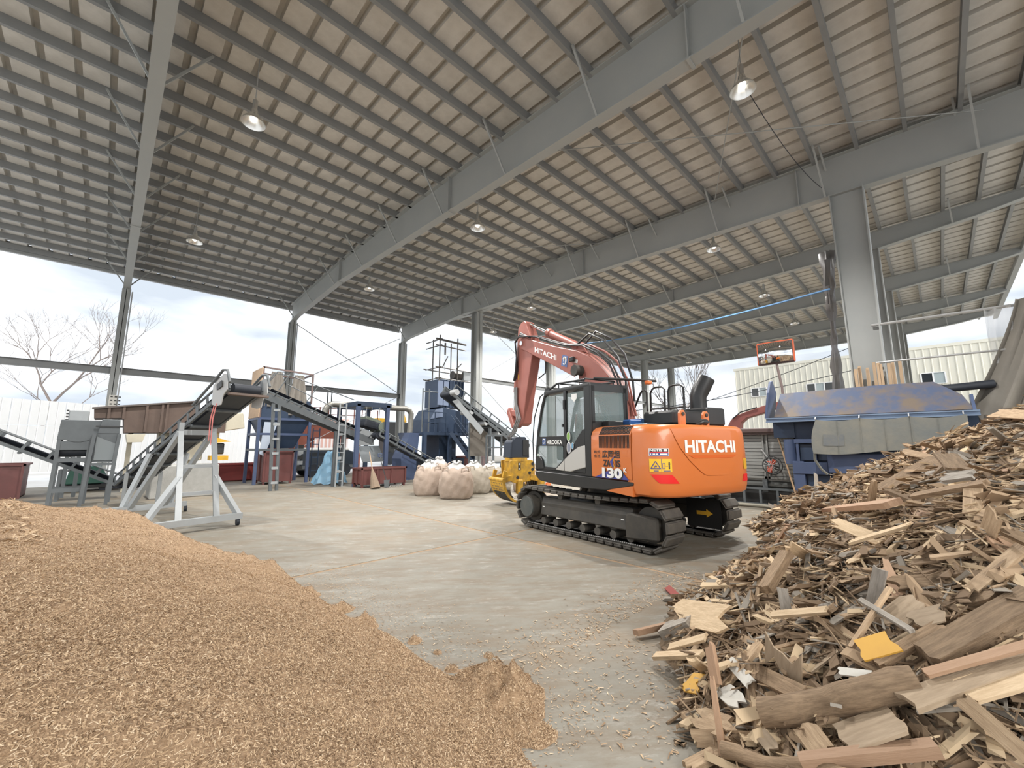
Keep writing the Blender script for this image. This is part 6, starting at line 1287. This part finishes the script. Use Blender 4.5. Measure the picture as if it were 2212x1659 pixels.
# loose boards, each a thing
rr=random.Random(12)
kinds=[('brown','weathered brown splintered board loose on the demolition wood pile'),('tan','tan broken board loose on the demolition wood pile'),('grey','grey weathered board loose on the demolition wood pile'),('pale','pale freshly split board loose on the demolition wood pile'),('orange','orange brown broken batten loose on the demolition wood pile'),('ply','dull plywood scrap loose on the demolition wood pile')]
lib={}
for ki,(k_,_) in enumerate(kinds):
    lib[k_]=[]
    for j in range(7):
        if k_=='ply': me=board_mesh(rr.uniform(.16,.38),rr.uniform(.12,.26),.011,100+ki*10+j,.4)
        else: me=board_mesh(rr.uniform(.3,1.0),rr.uniform(.04,.13),rr.uniform(.014,.045),100+ki*10+j,.7,rr.uniform(0,.5))
        me.materials.append(wm[k_]); lib[k_].append(me)
def hval(x,y): return float(hwn(np.array([x]),np.array([y]))[0])
LB=[]; cnt=0
while cnt<250:
    dd=rr.uniform(2.6,9.5)**1.0; th=R(rr.uniform(-8,24)); x=dd*math.cos(th); y=dd*math.sin(th)
    if y>3.0 or x>11.8: continue
    h=hval(x,y)
    if h<.0: continue
    ki=rr.choices(range(6),[.34,.2,.14,.12,.08,.12])[0]; k_,lb=kinds[ki]
    n=Vector((-(hval(x+.1,y)-h)/.1,-(hval(x,y+.1)-h)/.1,1)).normalized(); n=(n+Vector((rr.gauss(0,.22),rr.gauss(0,.22),0))).normalized()
    a=rr.gauss(R(5),R(38)) if rr.random()<.65 else rr.uniform(0,2*PI)
    xd=Vector((math.cos(a),math.sin(a),0)); xd=(xd-n*xd.dot(n)+n*rr.gauss(.0,.16)).normalized(); yd=n.cross(xd).normalized(); zd=xd.cross(yd)
    sc_=min(1.25,.62+.075*dd)
    o=obj('loose_board',rr.choice(lib[k_]),None); o.matrix_world=Matrix.Translation((x,y,h+.045))@Matrix((xd,yd,zd)).transposed().to_4x4()@Matrix.Scale(sc_,4)
    LB.append((o,lb,k_)); cnt+=1
# say which board is which by the nearest piece that stands out
bpy.context.view_layer.update()
_rot=co.matrix_world.inverted()
def seen(p):
    q=_rot@Vector(p); return (q.x/-q.z,q.y/-q.z)
CUT=[' lying',' reaching',' sloping',' near',' leaning',' at ',' in ',' slanting',' below',' pointing',' standing',' across',' with',' above',' under',' crossing',' running',' beneath',' half',' beside',' sticking',' hanging',' right of',' left of',' by ',' edge',' end',' on ',' among']
def short(t):
    i=min([t.find(c) for c in CUT if t.find(c)>0]+[len(t)]); return t[:i]
HS=[(short(h[0]),seen((Vector(h[3])+Vector(h[4]))/2)) for h in HERO]
from collections import Counter
cn=Counter(a for a,_ in HS); HS=[h for h in HS if cn[h[0]]==1]
adj=dict(brown='dark brown board',tan='tan board',grey='grey board',pale='pale board',orange='orange brown batten',ply='plywood scrap')
REC={}
for o,lb,k_ in LB:
    x,y=seen(o.matrix_world.translation); nm,(hx,hy)=min(HS,key=lambda h:(h[1][0]-x)**2+(h[1][1]-y)**2)
    dx,dy=x-hx,y-hy; rel=('right of' if dx>0 else 'left of') if abs(dx)>abs(dy) else ('above' if dy>0 else 'below')
    REC.setdefault((k_,rel,nm),[]).append(((dx*dx+dy*dy),o))
ORD=['nearest','second','third','fourth','fifth','sixth','seventh','eighth','ninth','tenth']+['outer']*40
for (k_,rel,nm),L_ in REC.items():
    L_.sort(key=lambda t:t[0])
    for i,(_,o) in enumerate(L_): tag(o,'%s%s %s the %s in the pile'%('' if len(L_)==1 else ORD[i]+' ',adj[k_],rel,nm),'board',k_+' boards on the wood pile')
# the rest: splinters too many to count
def splinters(name,N,seed,Lr,Wr,Tr,spread,lift,mats,region,tilt):
    r=np.random.default_rng(seed); d=r.uniform(2.4,11,N*3); th=np.radians(r.uniform(-10,25,N*3)); x=d*np.cos(th); y=d*np.sin(th); h=hwn(x,y); k=(h>-.04)&(x<12.1); x,y,h=x[k][:N],y[k][:N],h[k][:N]; n=len(x); e=.08
    nn=np.stack([-(hwn(x+e,y)-h)/e,-(hwn(x,y+e)-h)/e,np.ones(n)],-1); nn+=r.normal(0,tilt,(n,3)); nn/=np.linalg.norm(nn,axis=1,keepdims=True)
    a=np.where(r.random(n)<.6,r.normal(.1,.7,n),r.uniform(0,2*PI,n)); t=np.stack([np.cos(a),np.sin(a),np.zeros(n)],-1); t-=nn*(t*nn).sum(1,keepdims=True)*r.uniform(.4,1,(n,1)); t/=np.linalg.norm(t,axis=1,keepdims=True); b=np.cross(nn,t); b/=np.linalg.norm(b,axis=1,keepdims=True); c2=np.cross(t,b)
    s=(.55+.09*np.hypot(x,y))[:,None]; L=r.uniform(*Lr,n)[:,None]*s/2; Wd=r.uniform(*Wr,n)[:,None]*s/2; T=r.uniform(*Tr,n)[:,None]*s/2; c=np.stack([x,y,h+lift*r.uniform(-.5,1.2,n)],-1)
    V=[]
    for sx in (-1,1):
        for sy in (-1,1):
            for sz in (-1,1):
                V.append(c+t*L*(sx*r.uniform(.75,1.05,(n,1)))+b*Wd*sy*(r.uniform(.25,1,(n,1)) if sx>0 else 1)+c2*T*sz)
    v=np.stack(V,1).reshape(-1,3); base=(np.arange(n)*8)[:,None,None]; F=np.array([(0,1,3,2),(4,6,7,5),(0,4,5,1),(2,3,7,6),(0,2,6,4),(1,5,7,3)])[None]; f=(base+F).reshape(-1,4)
    me=bpy.data.meshes.new(name)
    for m_ in mats: me.materials.append(m_)
    mi=np.repeat(r.choice(len(mats),n,p=[.42,.24,.16,.18]),6); fast_mesh(me,v,f,mi,False)
    o=bpy.data.objects.new(name,me); COL.objects.link(o); o.parent=core; o['kind']='stuff'
sm_=[mat('splinter_brown',(.19,.13,.08),rough=.9),mat('splinter_tan',(.36,.255,.16),rough=.9),mat('splinter_grey',(.27,.24,.20),rough=.9),mat('splinter_pale',(.55,.42,.27),rough=.85)]
splinters('broken_boards',5200,31,(.14,.6),(.02,.09),(.008,.03),0,.07,sm_,None,.35)
splinters('fine_splinters',14000,32,(.06,.42),(.004,.018),(.003,.01),0,.09,sm_,None,.5)
r=np.random.default_rng(9); x=r.uniform(2.5,6.0,1500); y=2.35+np.abs(r.normal(0,.28,1500)); x[:500]=r.uniform(2.2,3.6,500); y[:500]=r.uniform(1.2,2.4,500); k=hwn(x,y)<0
chips('floor_chips',0,(x[k],y[k]),z0,(.01,.06),(.003,.012),10,core,.003,.1)
